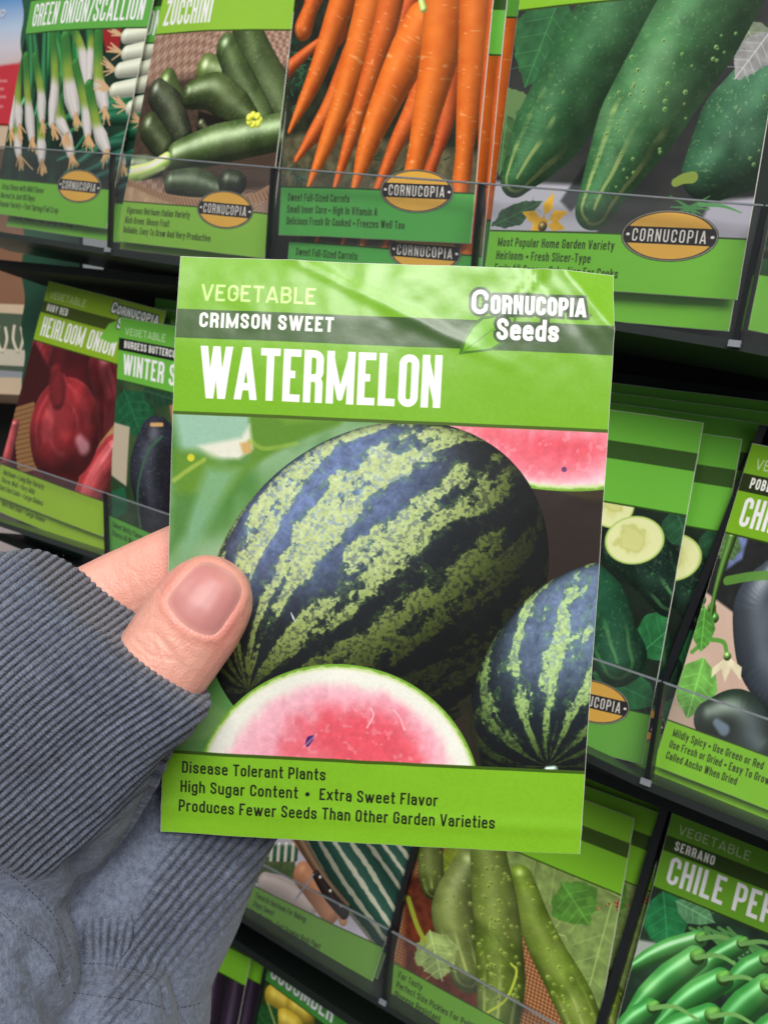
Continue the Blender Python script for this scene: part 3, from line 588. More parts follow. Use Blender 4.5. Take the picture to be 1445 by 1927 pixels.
def d_courg():
    cv = Cv(560, QUADS['courg']); X, Y = cv.X, cv.Y; cv.a[:] = mixc((16, 18, 18), (36, 56, 40), fbm(X, Y, 8, 3, 3)); cv.clip = (TOPH, BOTH)
    leafp(cv, (1270, 960), (1300, 1040), .5, (40, 82, 54)); leafp(cv, (1285, 1060), (1305, 1170), .3, (44, 78, 54)); leafp(cv, (1200, 1240), (1300, 1150), .35, (42, 110, 62)); leafp(cv, (1120, 1270), (1240, 1330), .3, (34, 96, 56))
    g = lambda p, r, c, s: cuc(cv, p, r, c, (70, 116, 86), s, 4, True, wc=(92, 160, 96), amb=.5, dif=.6, spec=.12)
    g([(1000, 1000), (1100, 1130), (1172, 1240)], [60, 66, 48], (30, 84, 58), 3); g([(1190, 1035), (1232, 1075), (1262, 1120)], [56, 52, 44], (24, 56, 44), 8)
    g([(1060, 1060), (1130, 1150), (1165, 1250)], [40, 60, 44], (38, 104, 70), 12)
    def cut(x, y, rx, ry, rot):
        c = cv.ph(x, y); k = cv.rad(x, y, 10) / 10; dx, dy = X - c[0], Y - c[1]; co, si = math.cos(rot), math.sin(rot)
        d = np.hypot((dx * co + dy * si) / (rx * k), (-dx * si + dy * co) / (ry * k)); n = fbm(X, Y, 26, 3, 9) - .5
        col = mixc((212, 214, 138), (228, 232, 172), sm(.35, .7, d + n * .6)); col = mixc(col, (188, 196, 110), sm(.12, 0, np.abs(d + n * .8 - .42)) * .55); col = mixc(col, (176, 204, 104), sm(.9, .97, d))
        cv.put((slice(None), slice(None)), (1 - d) * rx * k * cv.w + .5, col)
    cut(1158, 955, 44, 40, -.25); cut(1197, 1022, 58, 42, -.22)
    frame(cv, (106, 182, 60), (100, 170, 58), '', '', [], blank=True); return cv
def d_pobl():
    cv = Cv(560, QUADS['pobl']); X, Y = cv.X, cv.Y; cv.a[:] = mixc((222, 194, 176), (200, 168, 150), fbm(X, Y, 5, 3, 3)); cv.clip = (TOPH, BOTH); rs = np.random.RandomState(7)
    cv.poly([(1360, 980), (1700, 1000), (1700, 1120), (1440, 1130), (1400, 1150), (1330, 1100)], (38, 40, 40), 6, tex=.4); cv.poly([(1385, 1000), (1412, 995), (1400, 1040), (1370, 1060)], (110, 124, 172), 8, tex=.6)
    leafp(cv, (1380, 990), (1365, 1050), .4, (90, 120, 76)); 
    for i in range(26): x, y = 1320 + rs.randn() * 14, 1150 + rs.randn() * 22; cv.tube([(x, y)], [9, 9], (50 + rs.randint(40), 110 + rs.randint(40), 40), amb=.6)
    cv.tube([(1380, 1000), (1350, 1100), (1335, 1190)], [10, 5, 4], (76, 120, 44)); cv.line([(1335, 1190), (1365, 1195), (1372, 1215)], 4, (96, 158, 66)); cv.line([(1335, 1190), (1305, 1215)], 4, (96, 158, 66))
    def pep(p, r, s, c=(52, 62, 64)):
        def col(t, s_, X, Y): return mixc(c, (96, 108, 124), sm(.5, .8, fbm(X, Y, 5, 2, s)) * .6)
        cv.tube(p, r, col, amb=.5, dif=.55, spec=.5, sp=14, n=30)
    pep([(1460, 1080), (1440, 1130), (1450, 1230), (1500, 1330)], [40, 62, 60, 40], 4, (70, 78, 88)); cv.line([(1372, 1080), (1420, 1072), (1470, 1070)], 8, (96, 150, 60), alpha=.9)
    leafp(cv, (1328, 1225), (1295, 1345), .34, (110, 172, 78), jag=.001); leafp(cv, (1330, 1130), (1322, 1215), .28, (84, 150, 60), jag=.001)
    for a in (-.55, -.1, .4): cv.poly([(1374, 1222), (1374 + 40 * math.sin(a) - 9, 1245), (1374 + 62 * math.sin(a), 1222 + 50 * math.cos(a)), (1374 + 40 * math.sin(a) + 11, 1243)], (232, 220, 186), 2, tex=.2)
    cv.tube([(1373, 1222)], [8, 8], (120, 170, 80)); pep([(1340, 1345), (1390, 1345), (1430, 1400)], [36, 56, 50], 9, (42, 58, 46)); cv.tube([(1352, 1352), (1365, 1365)], [8, 12], (170, 190, 225), amb=.9, dif=.1, spec=0, soft=8, alpha=.7)
    frame(cv, (122, 176, 34), (136, 204, 40), 'POBLANO', 'CHILE PEPPER', ['Mildly Spicy * Use Green or Red', 'Use Fresh or Dried * Easy To Grow', 'Called Ancho When Dried'], band=(38, 50, 18)); return cv
def d_pick():
    cv = Cv(560, QUADS['pick']); X, Y = cv.X, cv.Y; w = .5 + .5 * np.sin((X + Y) * 190) * np.sin((X - Y) * 190); cv.a[:] = mixc((84, 44, 28), (206, 150, 96), w); cv.clip = (TOPH, BOTH)
    cv.poly([(760, 1650), (840, 1640), (820, 1720), (1000, 1900), (760, 1900)], (96, 44, 26), 20, tex=.8)
    for a, b, w_, c in [((960, 1570), (1170, 1690), .5, (124, 146, 78)), ((1000, 1740), (1160, 1790), .5, (132, 152, 84)), ((1150, 1700), (1090, 1930), .3, (124, 148, 80)), ((1060, 1660), (1110, 1740), .5, (80, 130, 48)), ((900, 1600), (830, 1640), .5, (120, 136, 40))]: leafp(cv, a, b, w_, c, jag=.012)
    g = lambda p, r, c, s, w_=30: cuc(cv, p, r, c, (168, 184, 96), s, w_, True, wc=(186, 200, 110), amb=.5, dif=.62, spec=.35)
    g([(810, 1590), (812, 1640), (815, 1670)], [26, 27, 22], (104, 122, 44), 21, 6); g([(890, 1630), (855, 1720), (880, 1830)], [34, 44, 34], (138, 156, 76), 22, 14)
    g([(985, 1650), (1020, 1760), (1075, 1870), (1110, 1960)], [24, 36, 42, 36], (128, 164, 40), 23, 34); g([(920, 1590), (935, 1700), (945, 1830), (940, 1920)], [36, 46, 48, 40], (122, 150, 48), 24, 90)
    leafp(cv, (810, 1750), (835, 1845), .45, (150, 170, 100), jag=.012); cv.line([(768, 1690), (785, 1740), (800, 1770)], 5, (150, 160, 50)); cv.line([(965, 1812), (975, 1830), (955, 1880), (920, 1905)], 2, (188, 204, 70))
    frame(cv, (122, 184, 40), (104, 158, 48), '', '', ['For Tasty', 'Perfect Size Pickles For Putting Up', 'Disease Resistant', 'Greatest Garden'], blank=True); return cv
def d_serr():
    cv = Cv(560, QUADS['serr']); X, Y = cv.X, cv.Y; cv.a[:] = mixc((20, 28, 24), (60, 96, 66), fbm(X, Y, 8, 3, 3)); cv.clip = (TOPH, BOTH); rs = np.random.RandomState(3)
    cv.poly([(1200, 1760), (1260, 1770), (1240, 1800), (1180, 1800)], (170, 180, 170), 8); leafp(cv, (1250, 1670), (1262, 1785), .42, (38, 120, 68), jag=.001); leafp(cv, (1275, 1690), (1350, 1730), .3, (96, 150, 104), jag=.001)
    for i in range(10): cv.line([(1340 + rs.randn() * 20, 1740), (1420 + rs.randn() * 25, 1790 + rs.randn() * 14)], 3, (90, 150, 80))
    def sp(a, b, r, s):
        m = ((a[0] + b[0]) / 2 - 3, (a[1] + b[1]) / 2 - 5)
        def col(t, s_, X, Y): return mixc((62, 150, 66), (104, 186, 98), sm(.4, .8, fbm(X, Y, 6, 2, s)))
        cv.tube([a, m, b], [r * .95, r * 1.12, r * .92, r * .3], col, amb=.48, dif=.6, spec=.55, sp=34, n=34)
        cv.tube([(a[0] + 9, a[1] - 6), (a[0] + 2, a[1] - 1)], [r * .45, r * .6], (96, 160, 66), spec=.1); cv.line([a, (a[0] + 45, a[1] - 3), (a[0] + 90, a[1] + 22)], [4.5, 4, 3], (120, 176, 96))
    for a, b, r in [((1320, 1760), (1175, 1820), 17), ((1400, 1770), (1290, 1850), 17), ((1315, 1795), (1178, 1912), 24), ((1445, 1800), (1370, 1860), 20), ((1365, 1835), (1240, 1925), 23), ((1450, 1850), (1340, 1960), 26), ((1345, 1905), (1180, 1990), 26), ((1230, 1890), (1150, 1960), 20), ((1500, 1900), (1380, 2010), 26), ((1420, 1990), (1260, 2060), 26), ((1580, 1840), (1470, 1900), 24)]: sp(a, b, r, 5)
    frame(cv, (108, 166, 42), (110, 180, 50), 'SERRANO', 'CHILE PEPPER', [], tw=.42, th=.125); return cv
def d_delic():
    cv = Cv(560, QUADS['delic']); X, Y = cv.X, cv.Y; cv.a[:] = mixc((178, 172, 186), (206, 200, 208), fbm(X, Y, 5, 2, 3)); cv.clip = (TOPH, BOTH)
    cv.poly([(490, 1610), (560, 1600), (560, 1650), (470, 1660)], (78, 96, 56), 4, tex=.5); 
    for i in range(4): cv.tube([(515 + i * 14, 1585), (513 + i * 14, 1615)], [5, 5], (214, 214, 190)); cv.tube([(521 + i * 14, 1588), (519 + i * 14, 1612)], [3.5, 3.5], (30, 96, 70))
    cv.tube([(500, 1655), (540, 1668), (590, 1700)], [16, 18, 16], (216, 196, 190), amb=.75, dif=.3, spec=.1); cv.tube([(575, 1640), (600, 1670), (625, 1715)], [22, 24, 18], (206, 142, 104), amb=.7, dif=.35, spec=.1)
    def sq(pts, rad, s):
        def col(t, s_, X, Y): return mixc((40, 84, 70), (206, 206, 180), sm(.35, .6, np.cos(s_ * 12 + 1.2) + (fbm(X, Y, 30, 3, s) - .5) * .9))
        cv.tube(pts, rad, col, amb=.55, dif=.5, spec=.25, n=30)
    cv.tube([(560, 1570), (620, 1650), (650, 1730)], [9, 11, 8], (206, 150, 112), amb=.8, dif=.2, spec=.1); sq([(690, 1540), (760, 1640), (800, 1720)], [40, 42, 40], 5); sq([(600, 1530), (670, 1640), (735, 1745)], [44, 50, 40], 9)
    cv.tube([(566, 1570), (610, 1640), (660, 1700)], [10, 8, 4], (110, 84, 60), alpha=.8)
    cv.tube([(600, 1640), (625, 1680), (652, 1715)], [8, 11, 10], (48, 38, 34), spec=.1); [cv.tube([p], [2.6, 2.6], (190, 170, 150), amb=1) for p in ((608, 1645), (627, 1671), (646, 1699))]; cv.line([(560, 1690), (595, 1640)], 2, (150, 150, 160))
    frame(cv, (110, 170, 50), (106, 154, 62), '', 'WINTER SQUASH', ['Favorite Heirloom For Baking', 'Stays Sweet', 'Long Keeping * Fast Growing Bush Plant']); return cv
def d_yell():
    cv = Cv(460, QUADS['yell']); X, Y = cv.X, cv.Y; cv.a[:] = mixc((38, 60, 26), (180, 110, 36), sm(.35, .65, fbm(X, Y, 6, 3, 3))); cv.clip = (TOPH, BOTH)
    for p, r in (((520, 1880), 30), ((560, 1900), 26), ((540, 1925), 30), ((600, 1960), 34), ((500, 1950), 34), ((480, 2000), 36)): cv.tube([p, (p[0] + 16, p[1] + 10)], [r * .8, r * .8], (214, 186, 60), amb=.5, dif=.6, spec=.2)
    leafp(cv, (480, 1890), (515, 1950), .5, (30, 80, 36)); cv.line([(505, 1885), (520, 1927)], 2, (150, 170, 90))
    frame(cv, (70, 150, 62), (80, 150, 60), 'HEIRLOOM LEMON', 'CUCUMBER', [], band=(16, 30, 16), tw=.42, th=.125); return cv
def d_egg():
    cv = Cv(460, QUADS['egg']); X, Y = cv.X, cv.Y; cv.a[:] = mixc((20, 16, 22), (44, 36, 48), fbm(X, Y, 5, 2, 3)); cv.clip = (TOPH, BOTH)
    for x, r in ((400, 26), (440, 24), (340, 28)): cv.tube([(x + 10, 1830), (x, 1900), (x - 16, 1990)], [r * .6, r, r], (46, 32, 52), amb=.5, dif=.6, spec=.75, sp=24)
    frame(cv, (124, 190, 44), (120, 180, 50), '', 'EGGPLANT', [], blank=False); return cv
def d_cherry():
    cv = Cv(460, QUADS['cherry']); X, Y = cv.X, cv.Y; cv.a[:] = mixc((20, 40, 26), (60, 110, 60), fbm(X, Y, 8, 3, 3)); cv.clip = (TOPH, BOTH); cuc(cv, [(1500, 100), (1470, 260), (1450, 420)], [60, 70, 50], (60, 130, 76), (110, 170, 110), 3, 10); leafp(cv, (1440, 250), (1430, 380), .4, (34, 110, 60))
    frame(cv, LG, (120, 190, 66), '', 'CUCUMBER', []); return cv
def d_emblem():
    cv = Cv(420, asp=.56); X, Y = cv.X - .5, cv.Y - .28; d = np.hypot(X / .5, Y / .28)
    cv.a[:] = (40, 38, 36); sl = (slice(None), slice(None)); cv.put(sl, sm(.99, .97, d), (186, 184, 170)); cv.put(sl, sm(.965, .95, d), (44, 38, 32)); cv.put(sl, sm(.925, .905, d), (226, 172, 72))
    for r, q in ((.11, .0), (.07, .02)): cv.put(sl, sm(.012, .004, np.abs(np.hypot(X - q, Y * 1.3 + .02) - r)) * .5, (244, 205, 120))
    cv.put(sl, np.clip((.095 - np.abs(Y)) * cv.w, 0, 1) * (d < .965), (30, 26, 26)); 
    cv.fit('CORNUCOPIA', .12, .28 + .07, .88, .14, .40, .105, (238, 232, 226), .2)
    for x in (.066, .934): cv.text('*', x - .014, .28 + .011, .03, .4, .5, (238, 232, 226))
    return cv
# ------------------------------------------------------------------ materials
def paper_mat(name, img, rough=.34, wrinkle=.35, coat=.25, spec=.5):
    m, N, L, B = newmat(name)
    t = N.new('ShaderNodeTexImage'); t.image = img; t.interpolation = 'Cubic'; t.extension = 'EXTEND'
    L.new(t.outputs[0], B.inputs['Base Color'])
    nz = noise_node(N, L, 900, 3); nz2 = noise_node(N, L, 70, 4)
    mr = N.new('ShaderNodeMapRange'); mr.inputs[3].default_value = rough - .06; mr.inputs[4].default_value = rough + .1; L.new(nz2.outputs[0], mr.inputs[0]); L.new(mr.outputs[0], B.inputs['Roughness'])
    B.inputs['Specular IOR Level'].default_value = spec; B.inputs['Coat Weight'].default_value = coat; B.inputs['Coat Roughness'].default_value = .22
    n1 = bump(N, L, B, nz.outputs[0], .25, .00006); bump(N, L, B, nz2.outputs[0], wrinkle, .0008, n1)
    return m
M_EDGE = plain('white_paper_edge', (226, 226, 214), .8, .06, 300)
M_BACK = plain('packet_back_paper', (216, 220, 200), .6, .06, 200)
M_BLACK = plain('black_plastic', (17, 19, 24), .38, .2, 120, .5)
M_TRAY = plain('dark_tray_plastic', (34, 40, 38), .3, .2, 120)
M_DARK = plain('dark_green_board', (10, 26, 20), .7, .2, 50)
M_SIDE = plain('green_corrugated_card', (18, 74, 50), .7, .15, 60)
m, N, L, B = newmat('clear_acrylic'); M_CLEAR = m
tr = N.new('ShaderNodeBsdfTransparent'); tr.inputs[0].default_value = (.975, .98, .978, 1)
gl = N.new('ShaderNodeBsdfGlossy'); gl.inputs[0].default_value = (1, 1, 1, 1); gl.inputs['Roughness'].default_value = .12
lw = N.new('ShaderNodeLayerWeight'); lw.inputs['Blend'].default_value = .5; fr = N.new('ShaderNodeMath'); fr.operation = 'POWER'; fr.inputs[1].default_value = 4; L.new(lw.outputs['Facing'], fr.inputs[0]); mx = N.new('ShaderNodeMixShader')
mt = N.new('ShaderNodeMath'); mt.operation = 'MULTIPLY_ADD'; mt.inputs[1].default_value = .35; mt.inputs[2].default_value = .025
df = N.new('ShaderNodeBsdfDiffuse'); df.inputs[0].default_value = (.75, .76, .78, 1); mx2 = N.new('ShaderNodeMixShader'); sn = noise_node(N, L, 40, 5)
mm = N.new('ShaderNodeMath'); mm.operation = 'MULTIPLY'; mm.inputs[1].default_value = .022; L.new(sn.outputs[0], mm.inputs[0])
L.new(mm.outputs[0], mx2.inputs[0]); L.new(tr.outputs[0], mx2.inputs[1]); L.new(df.outputs[0], mx2.inputs[2])
L.new(fr.outputs[0], mt.inputs[0]); L.new(mt.outputs[0], mx.inputs[0]); L.new(mx2.outputs[0], mx.inputs[1]); L.new(gl.outputs[0], mx.inputs[2]); L.new(mx.outputs[0], N['Material Output'].inputs[0])
M_CEDGE = plain('frosted_acrylic_edge', (128, 134, 140), .35, .25, 200)

# ------------------------------------------------------------------ packets
ROWS = [((0, -.14, .9902), 258.0), ((0, -.05, .9987), 278.0), ((0, .10, .995), 349.0), ((0, 0, 1), 372.0)]
ROWS = [(np.array(n) / np.linalg.norm(n), d) for n, d in ROWS]
IMG = {}; MAT = {}
def mat_for(kind):
    if kind not in MAT:
        cv = globals()['d_' + kind](); IMG[kind] = to_image(cv, 'print_' + kind)
        MAT[kind] = paper_mat('printed_paper_' + kind, IMG[kind], .30 if kind == 'melon' else .44, .18 if kind == 'melon' else .35, .20 if kind == 'melon' else .0, .45 if kind == 'melon' else .22)
    return MAT[kind]
_em = to_image(d_emblem(), 'print_emblem'); M_EMBLEM = paper_mat('printed_emblem', _em, .44, .2, .0, .22)
def packet(kind, name, corners3, toward, label, group=None, res=(18, 25), bow=1.2, wr=.35, seed=0, thick=1.3, emblem=True, conv=rack, split=True, shape=None, rimw=.0016):
    """corners3: TL TR BR BL in millimetres; toward: unit vector to the viewer's side"""
    P = np.array(corners3, float); n = np.asarray(toward, float); nx, ny = res
    base = conv((P[2] + P[3]) / 2); root = empty(name, base); tag(root, label, 'seed packet', group)
    def S(u, v, off=0):
        u = np.asarray(u, float); v = np.asarray(v, float)
        q = (1 - u)[..., None] * (1 - v)[..., None] * P[0] + u[..., None] * (1 - v)[..., None] * P[1] + u[..., None] * v[..., None] * P[2] + (1 - u)[..., None] * v[..., None] * P[3]
        u, v = u + .0028 * (fbm(v * 9 + seed, v * 0 + 3.3, 1, 3, 5) - .5) * (2 * u - 1), v + .0024 * (fbm(u * 8 + seed, u * 0 + 7.7, 1, 3, 6) - .5) * (2 * v - 1)
        q = (1 - u)[..., None] * (1 - v)[..., None] * P[0] + u[..., None] * (1 - v)[..., None] * P[1] + u[..., None] * v[..., None] * P[2] + (1 - u)[..., None] * v[..., None] * P[3]
        e = np.minimum(np.minimum(u, 1 - u) * 6, 1) * np.minimum(np.minimum(v, 1 - v) * 6, 1)
        d = bow * np.sin(np.clip(u, 0, 1) * math.pi) * (.35 + .65 * np.sin(np.clip(v, 0, 1) * math.pi)) + wr * (fbm(u, v * ASP, 4, 3, seed + 3) - .5) * 2 + wr * .5 * np.sin(v * 3 + seed) 
        if shape is not None: d = d + shape(u, v)
        return q + (d + off)[..., None] * n
    def strip(nm, v0, v1, mat, off=.0, label=None):
        k = max(2, int(round(ny * (v1 - v0)))); U, V = np.meshgrid(np.linspace(0, 1, nx + 1), np.linspace(v0, v1, k + 1))
        pts = S(U, V, off).reshape(-1, 3); fs = [(j * (nx + 1) + i, (j + 1) * (nx + 1) + i, (j + 1) * (nx + 1) + i + 1, j * (nx + 1) + i + 1) for j in range(k) for i in range(nx)]
        o = mesh_obj(nm, [conv(p) for p in pts], fs, mat, root, np.stack([U.ravel(), 1 - V.ravel()], 1), True)
        if label: o['label'] = label
        return o
    mat = mat_for(kind)
    if split:
        strip('title_band', 0, .2672, mat); strip('picture_panel', .2672, .853, mat); strip('caption_band', .853, 1, mat)
    else: strip('printed_front', 0, 1, mat)
    # paper body: back sheet and thin white rim, slightly larger than the print so that the cut edge shows
    U, V = np.meshgrid(np.linspace(-rimw, 1 + rimw, nx + 1), np.linspace(-rimw * .7, 1 + rimw * .7, ny + 1)); K = (nx + 1) * (ny + 1)
    f_ = S(U, V, -.12).reshape(-1, 3); ed = np.minimum(np.minimum(U, 1 - U), np.minimum(V, 1 - V)) * 14
    b_ = (S(U, V, 0).reshape(-1, 3) - n * (.35 + thick * np.clip(ed, 0, 1).reshape(-1, 1)))
    fs = []
    for j in range(ny):
        for i in range(nx):
            a = j * (nx + 1) + i; fs.append((a, a + nx + 1, a + nx + 2, a + 1)); fs.append((K + a, K + a + 1, K + a + nx + 2, K + a + nx + 1))
    ring = [i for i in range(nx + 1)] + [(j + 1) * (nx + 1) + nx for j in range(ny)] + [ny * (nx + 1) + i for i in range(nx - 1, -1, -1)] + [j * (nx + 1) for j in range(ny - 1, 0, -1)]
    for a, b in zip(ring, ring[1:] + ring[:1]): fs.append((a, b, K + b, K + a))
    mesh_obj('paper_envelope', [conv(p) for p in np.vstack([f_, b_])], fs, M_EDGE, root, None, False)
    if emblem:
        cu, cvv, ru, rv = .734, .853, .174, .0635; R_ = 7; T_ = 40; vs = [S(np.array(cu), np.array(cvv), .16)]; uv = [(.5, .5)]; fs = []
        for r in range(1, R_ + 1):
            for t in range(T_):
                a = 2 * math.pi * t / T_; c, s = math.cos(a) * r / R_, math.sin(a) * r / R_
                vs.append(S(np.array(cu + ru * c), np.array(cvv + rv * s), .16)); uv.append((.5 + .5 * c, .5 - .5 * s))
        for t in range(T_): fs.append((0, 1 + (t + 1) % T_, 1 + t))
        for r in range(1, R_):
            for t in range(T_): a = 1 + (r - 1) * T_; b = 1 + r * T_; fs.append((a + t, a + (t + 1) % T_, b + (t + 1) % T_, b + t))
        mesh_obj('brand_emblem', [conv(v) for v in vs], fs, M_EMBLEM, root, uv, True)
    return root
def row_packet(kind, row, name, label, group=None, shift=(0, 0), back=0., quad=None, **kw):
    n, d = ROWS[row]; q = quad or QUADS[kind]; C = [on_rack(x, y, n, d) for x, y in q]
    ex = C[1] - C[0]; ex = ex / np.linalg.norm(ex); ey = C[3] - C[0]; ey = ey / np.linalg.norm(ey)
    C = [c + ex * shift[0] + ey * shift[1] + n * back for c in C]
    return packet(kind, name, C, -n, label, group, **kw)

# the held packet
H_ = homog(QUADS['melon'])
mn = np.array([.02, -.07, 1.0]); mn /= np.linalg.norm(mn); md = float(mn @ np.array([0, 9, 163.]))
MC = [ray(x, y) * md / float(mn @ ray(x, y)) for x, y in QUADS['melon']]
def melon_shape(u, v):
    y = v * ASP; top = sm(.32, .04, v)
    s = -38 * np.clip(.23 - v, 0, 1) ** 2 * (1 + .25 * np.sin(u * 5 + .5))       # the header leans back
    s = s + .27 * (fbm(u * .8, y * 1.4, 8, 3, 12) - .5) * top + .30 * (fbm(u, y, 24, 2, 15) - .5) * top
    s = s + .45 * np.exp(-(((u - .80) + y * .75 - .03) / .014) ** 2) * sm(.16, .02, v) - .4 * np.exp(-(((u - .86) - y * .9 + .06) / .02) ** 2) * sm(.22, .0, v)
    s = s + .35 * np.exp(-(((u - .52) - y * 2.2 + .25) / .03) ** 2) * sm(.2, .1, v) - 1.2 * np.clip((u + y * .8 - .0) * 0, 0, 1)
    s = s - 2.6 * np.clip(1 - ((1 - u) * 1.1 + y) / .13, 0, 1) + .35 * np.exp(-(((1 - u) * 1.1 + y - .13) / .012) ** 2)
    s = s - .5 * np.exp(-((u - .12) / .12) ** 2 - ((v - .57) / .1) ** 2) + .5 * (fbm(u, y, 3.5, 2, 22) - .5) * sm(.3, .5, v)
    return s + .25 * np.exp(-((v - .955) / .012) ** 2)
held = packet('melon', 'watermelon_seed_packet', MC, -mn, 'watermelon seed packet held up in front of the rack between thumb and finger', None,
              res=(90, 122), bow=1.0, wr=.30, seed=2, thick=1.6, emblem=False, conv=camw, shape=melon_shape, rimw=.0012)

G_ = lambda s: s + ' seed packets stacked in one pocket'
row_packet('scal', 0, 'scallion_seed_packet', 'front green onion packet with white bulbs and roots, top left of the rack', G_('scallion'), bow=2.0)
row_packet('scal', 0, 'scallion_seed_packet', 'green onion packet whose right strip shows behind the front green onion packet', G_('scallion'), (7.5, 5), 3.5, seed=4)
row_packet('zuc', 0, 'zucchini_seed_packet', 'front zucchini packet with dark squashes in a wicker basket', G_('zucchini'), bow=2.5, seed=1)
row_packet('zuc', 0, 'zucchini_seed_packet', 'zucchini packet just behind, only its lower edge showing under the front one', G_('zucchini'), (-.8, 2.8), 3.5, seed=2, bow=2.5)
row_packet('carrot', 0, 'carrot_seed_packet', 'front carrot packet, highest of the carrot packets with whole oval emblem', G_('carrot'), seed=3, bow=1.6)
row_packet('carrot', 0, 'carrot_seed_packet', 'second carrot packet dropped lower, with half its emblem cut off by the front one', G_('carrot'), (3.2, 19), 3.2, seed=5, bow=1.2)
row_packet('carrot', 0, 'carrot_seed_packet', 'rearmost carrot packet showing only a strip of carrot at the far right', G_('carrot'), (9.5, 6), 6.6, seed=6, bow=1.2)
row_packet('cuke', 0, 'cucumber_seed_packet', 'front slicing cucumber packet with two big warty cucumbers, top right', G_('slicing cucumber'), seed=7, bow=1.6)
row_packet('cuke', 0, 'cucumber_seed_packet', 'cucumber packet behind the front one, its green foot showing just below', G_('slicing cucumber'), (-1.5, 8.5), 3.2, seed=8, bow=1.2)
row_packet('cherry', 0, 'cucumber_seed_packet', 'packet cut by the right edge of the photo, beyond the rightmost upper divider', None, seed=9, bow=1.2)
row_packet('onion', 1, 'onion_seed_packet', 'red heirloom onion packet, leftmost in the middle shelf', G_('onion'), (0, 0), 2.0, seed=10, bow=1.4, emblem=False)
row_packet('onion', 1, 'onion_seed_packet', 'second onion packet slid lower behind the front red onion packet', G_('onion'), (.5, 9), 5.6, seed=11, emblem=False)
row_packet('wint', 1, 'winter_squash_seed_packet', 'winter squash packet with black title band, half hidden by the held packet', G_('winter squash'), (1.5, 0), -1.6, seed=12, emblem=False)
row_packet('wint', 1, 'winter_squash_seed_packet', 'dim squash packet directly behind the front winter squash packet', G_('winter squash'), (1, -8), 9, seed=13, emblem=False)
row_packet('wint', 1, 'winter_squash_seed_packet', 'darkest squash packet at the back of the shadowed middle pocket', G_('winter squash'), (3, -14), 18, seed=14, emblem=False)
row_packet('courg', 1, 'marrow_seed_packet', 'front packet with cut zucchini slice, untitled green header right of the held one', G_('cut zucchini'), seed=15, bow=1.0)
row_packet('courg', 1, 'marrow_seed_packet', 'second cut zucchini packet, set slightly right of the front one', G_('cut zucchini'), (11, 3), 4, seed=16, bow=1.0)
row_packet('courg', 1, 'marrow_seed_packet', 'third cut zucchini packet with curled glossy right edge', G_('cut zucchini'), (16, -3), 8, seed=17, shape=lambda u, v: -5 * np.clip((u - .86) / .14, 0, 1) ** 2)
row_packet('courg', 1, 'marrow_seed_packet', 'fourth cut zucchini packet standing taller in the shade', G_('cut zucchini'), (18, -7), 13, seed=18, emblem=False)
row_packet('courg', 1, 'marrow_seed_packet', 'rearmost cut zucchini packet, almost black green at the back', G_('cut zucchini'), (20, -11), 19, seed=19, emblem=False)
row_packet('pobl', 1, 'chile_seed_packet', 'front poblano chile pepper packet with white flower, at the right edge', G_('poblano'), seed=20, bow=1.0)
row_packet('pobl', 1, 'chile_seed_packet', 'poblano packet behind, a green strip below the front poblano packet', G_('poblano'), (-.5, 4.5), 3.2, seed=21, bow=1.0, emblem=False)
row_packet('pick', 2, 'pickling_cucumber_seed_packet', 'front pickling cucumber packet with bumpy gherkins, below the held packet', G_('pickling cucumber'), seed=22, bow=1.4, emblem=False)
row_packet('pick', 2, 'pickling_cucumber_seed_packet', 'second pickling cucumber packet, its header a step right of the front one', G_('pickling cucumber'), (9.5, -4.5), 4, seed=23, emblem=False)
row_packet('pick', 2, 'pickling_cucumber_seed_packet', 'rearmost pickling cucumber packet reaching highest under the shelf', G_('pickling cucumber'), (10.5, -10), 8, seed=24, emblem=False)
row_packet('serr', 2, 'chile_seed_packet', 'serrano chile packet with shiny green peppers, bottom right corner', None, seed=25, bow=1.0, emblem=False)
row_packet('delic', 2, 'striped_squash_seed_packet', 'striped green and white squash packet with a knife, under the held packet', G_('striped squash'), seed=26, bow=1.6, emblem=False)
row_packet('delic', 2, 'striped_squash_seed_packet', 'striped squash packet behind, seen only as a line at the foot', G_('striped squash'), (.5, 3), 3.2, seed=27, emblem=False)
row_packet('yell', 3, 'lemon_cucumber_seed_packet', 'lemon cucumber packet with yellow round fruit, lowest in the photo', None, seed=28, bow=1.0, emblem=False)
row_packet('egg', 3, 'eggplant_seed_packet', 'front eggplant packet beside the grey sleeve at the bottom', G_('eggplant'), seed=29, bow=1.0, emblem=False)
row_packet('egg', 3, 'eggplant_seed_packet', 'second eggplant packet a step right of the front one', G_('eggplant'), (7, -2), 4, seed=30, emblem=False)

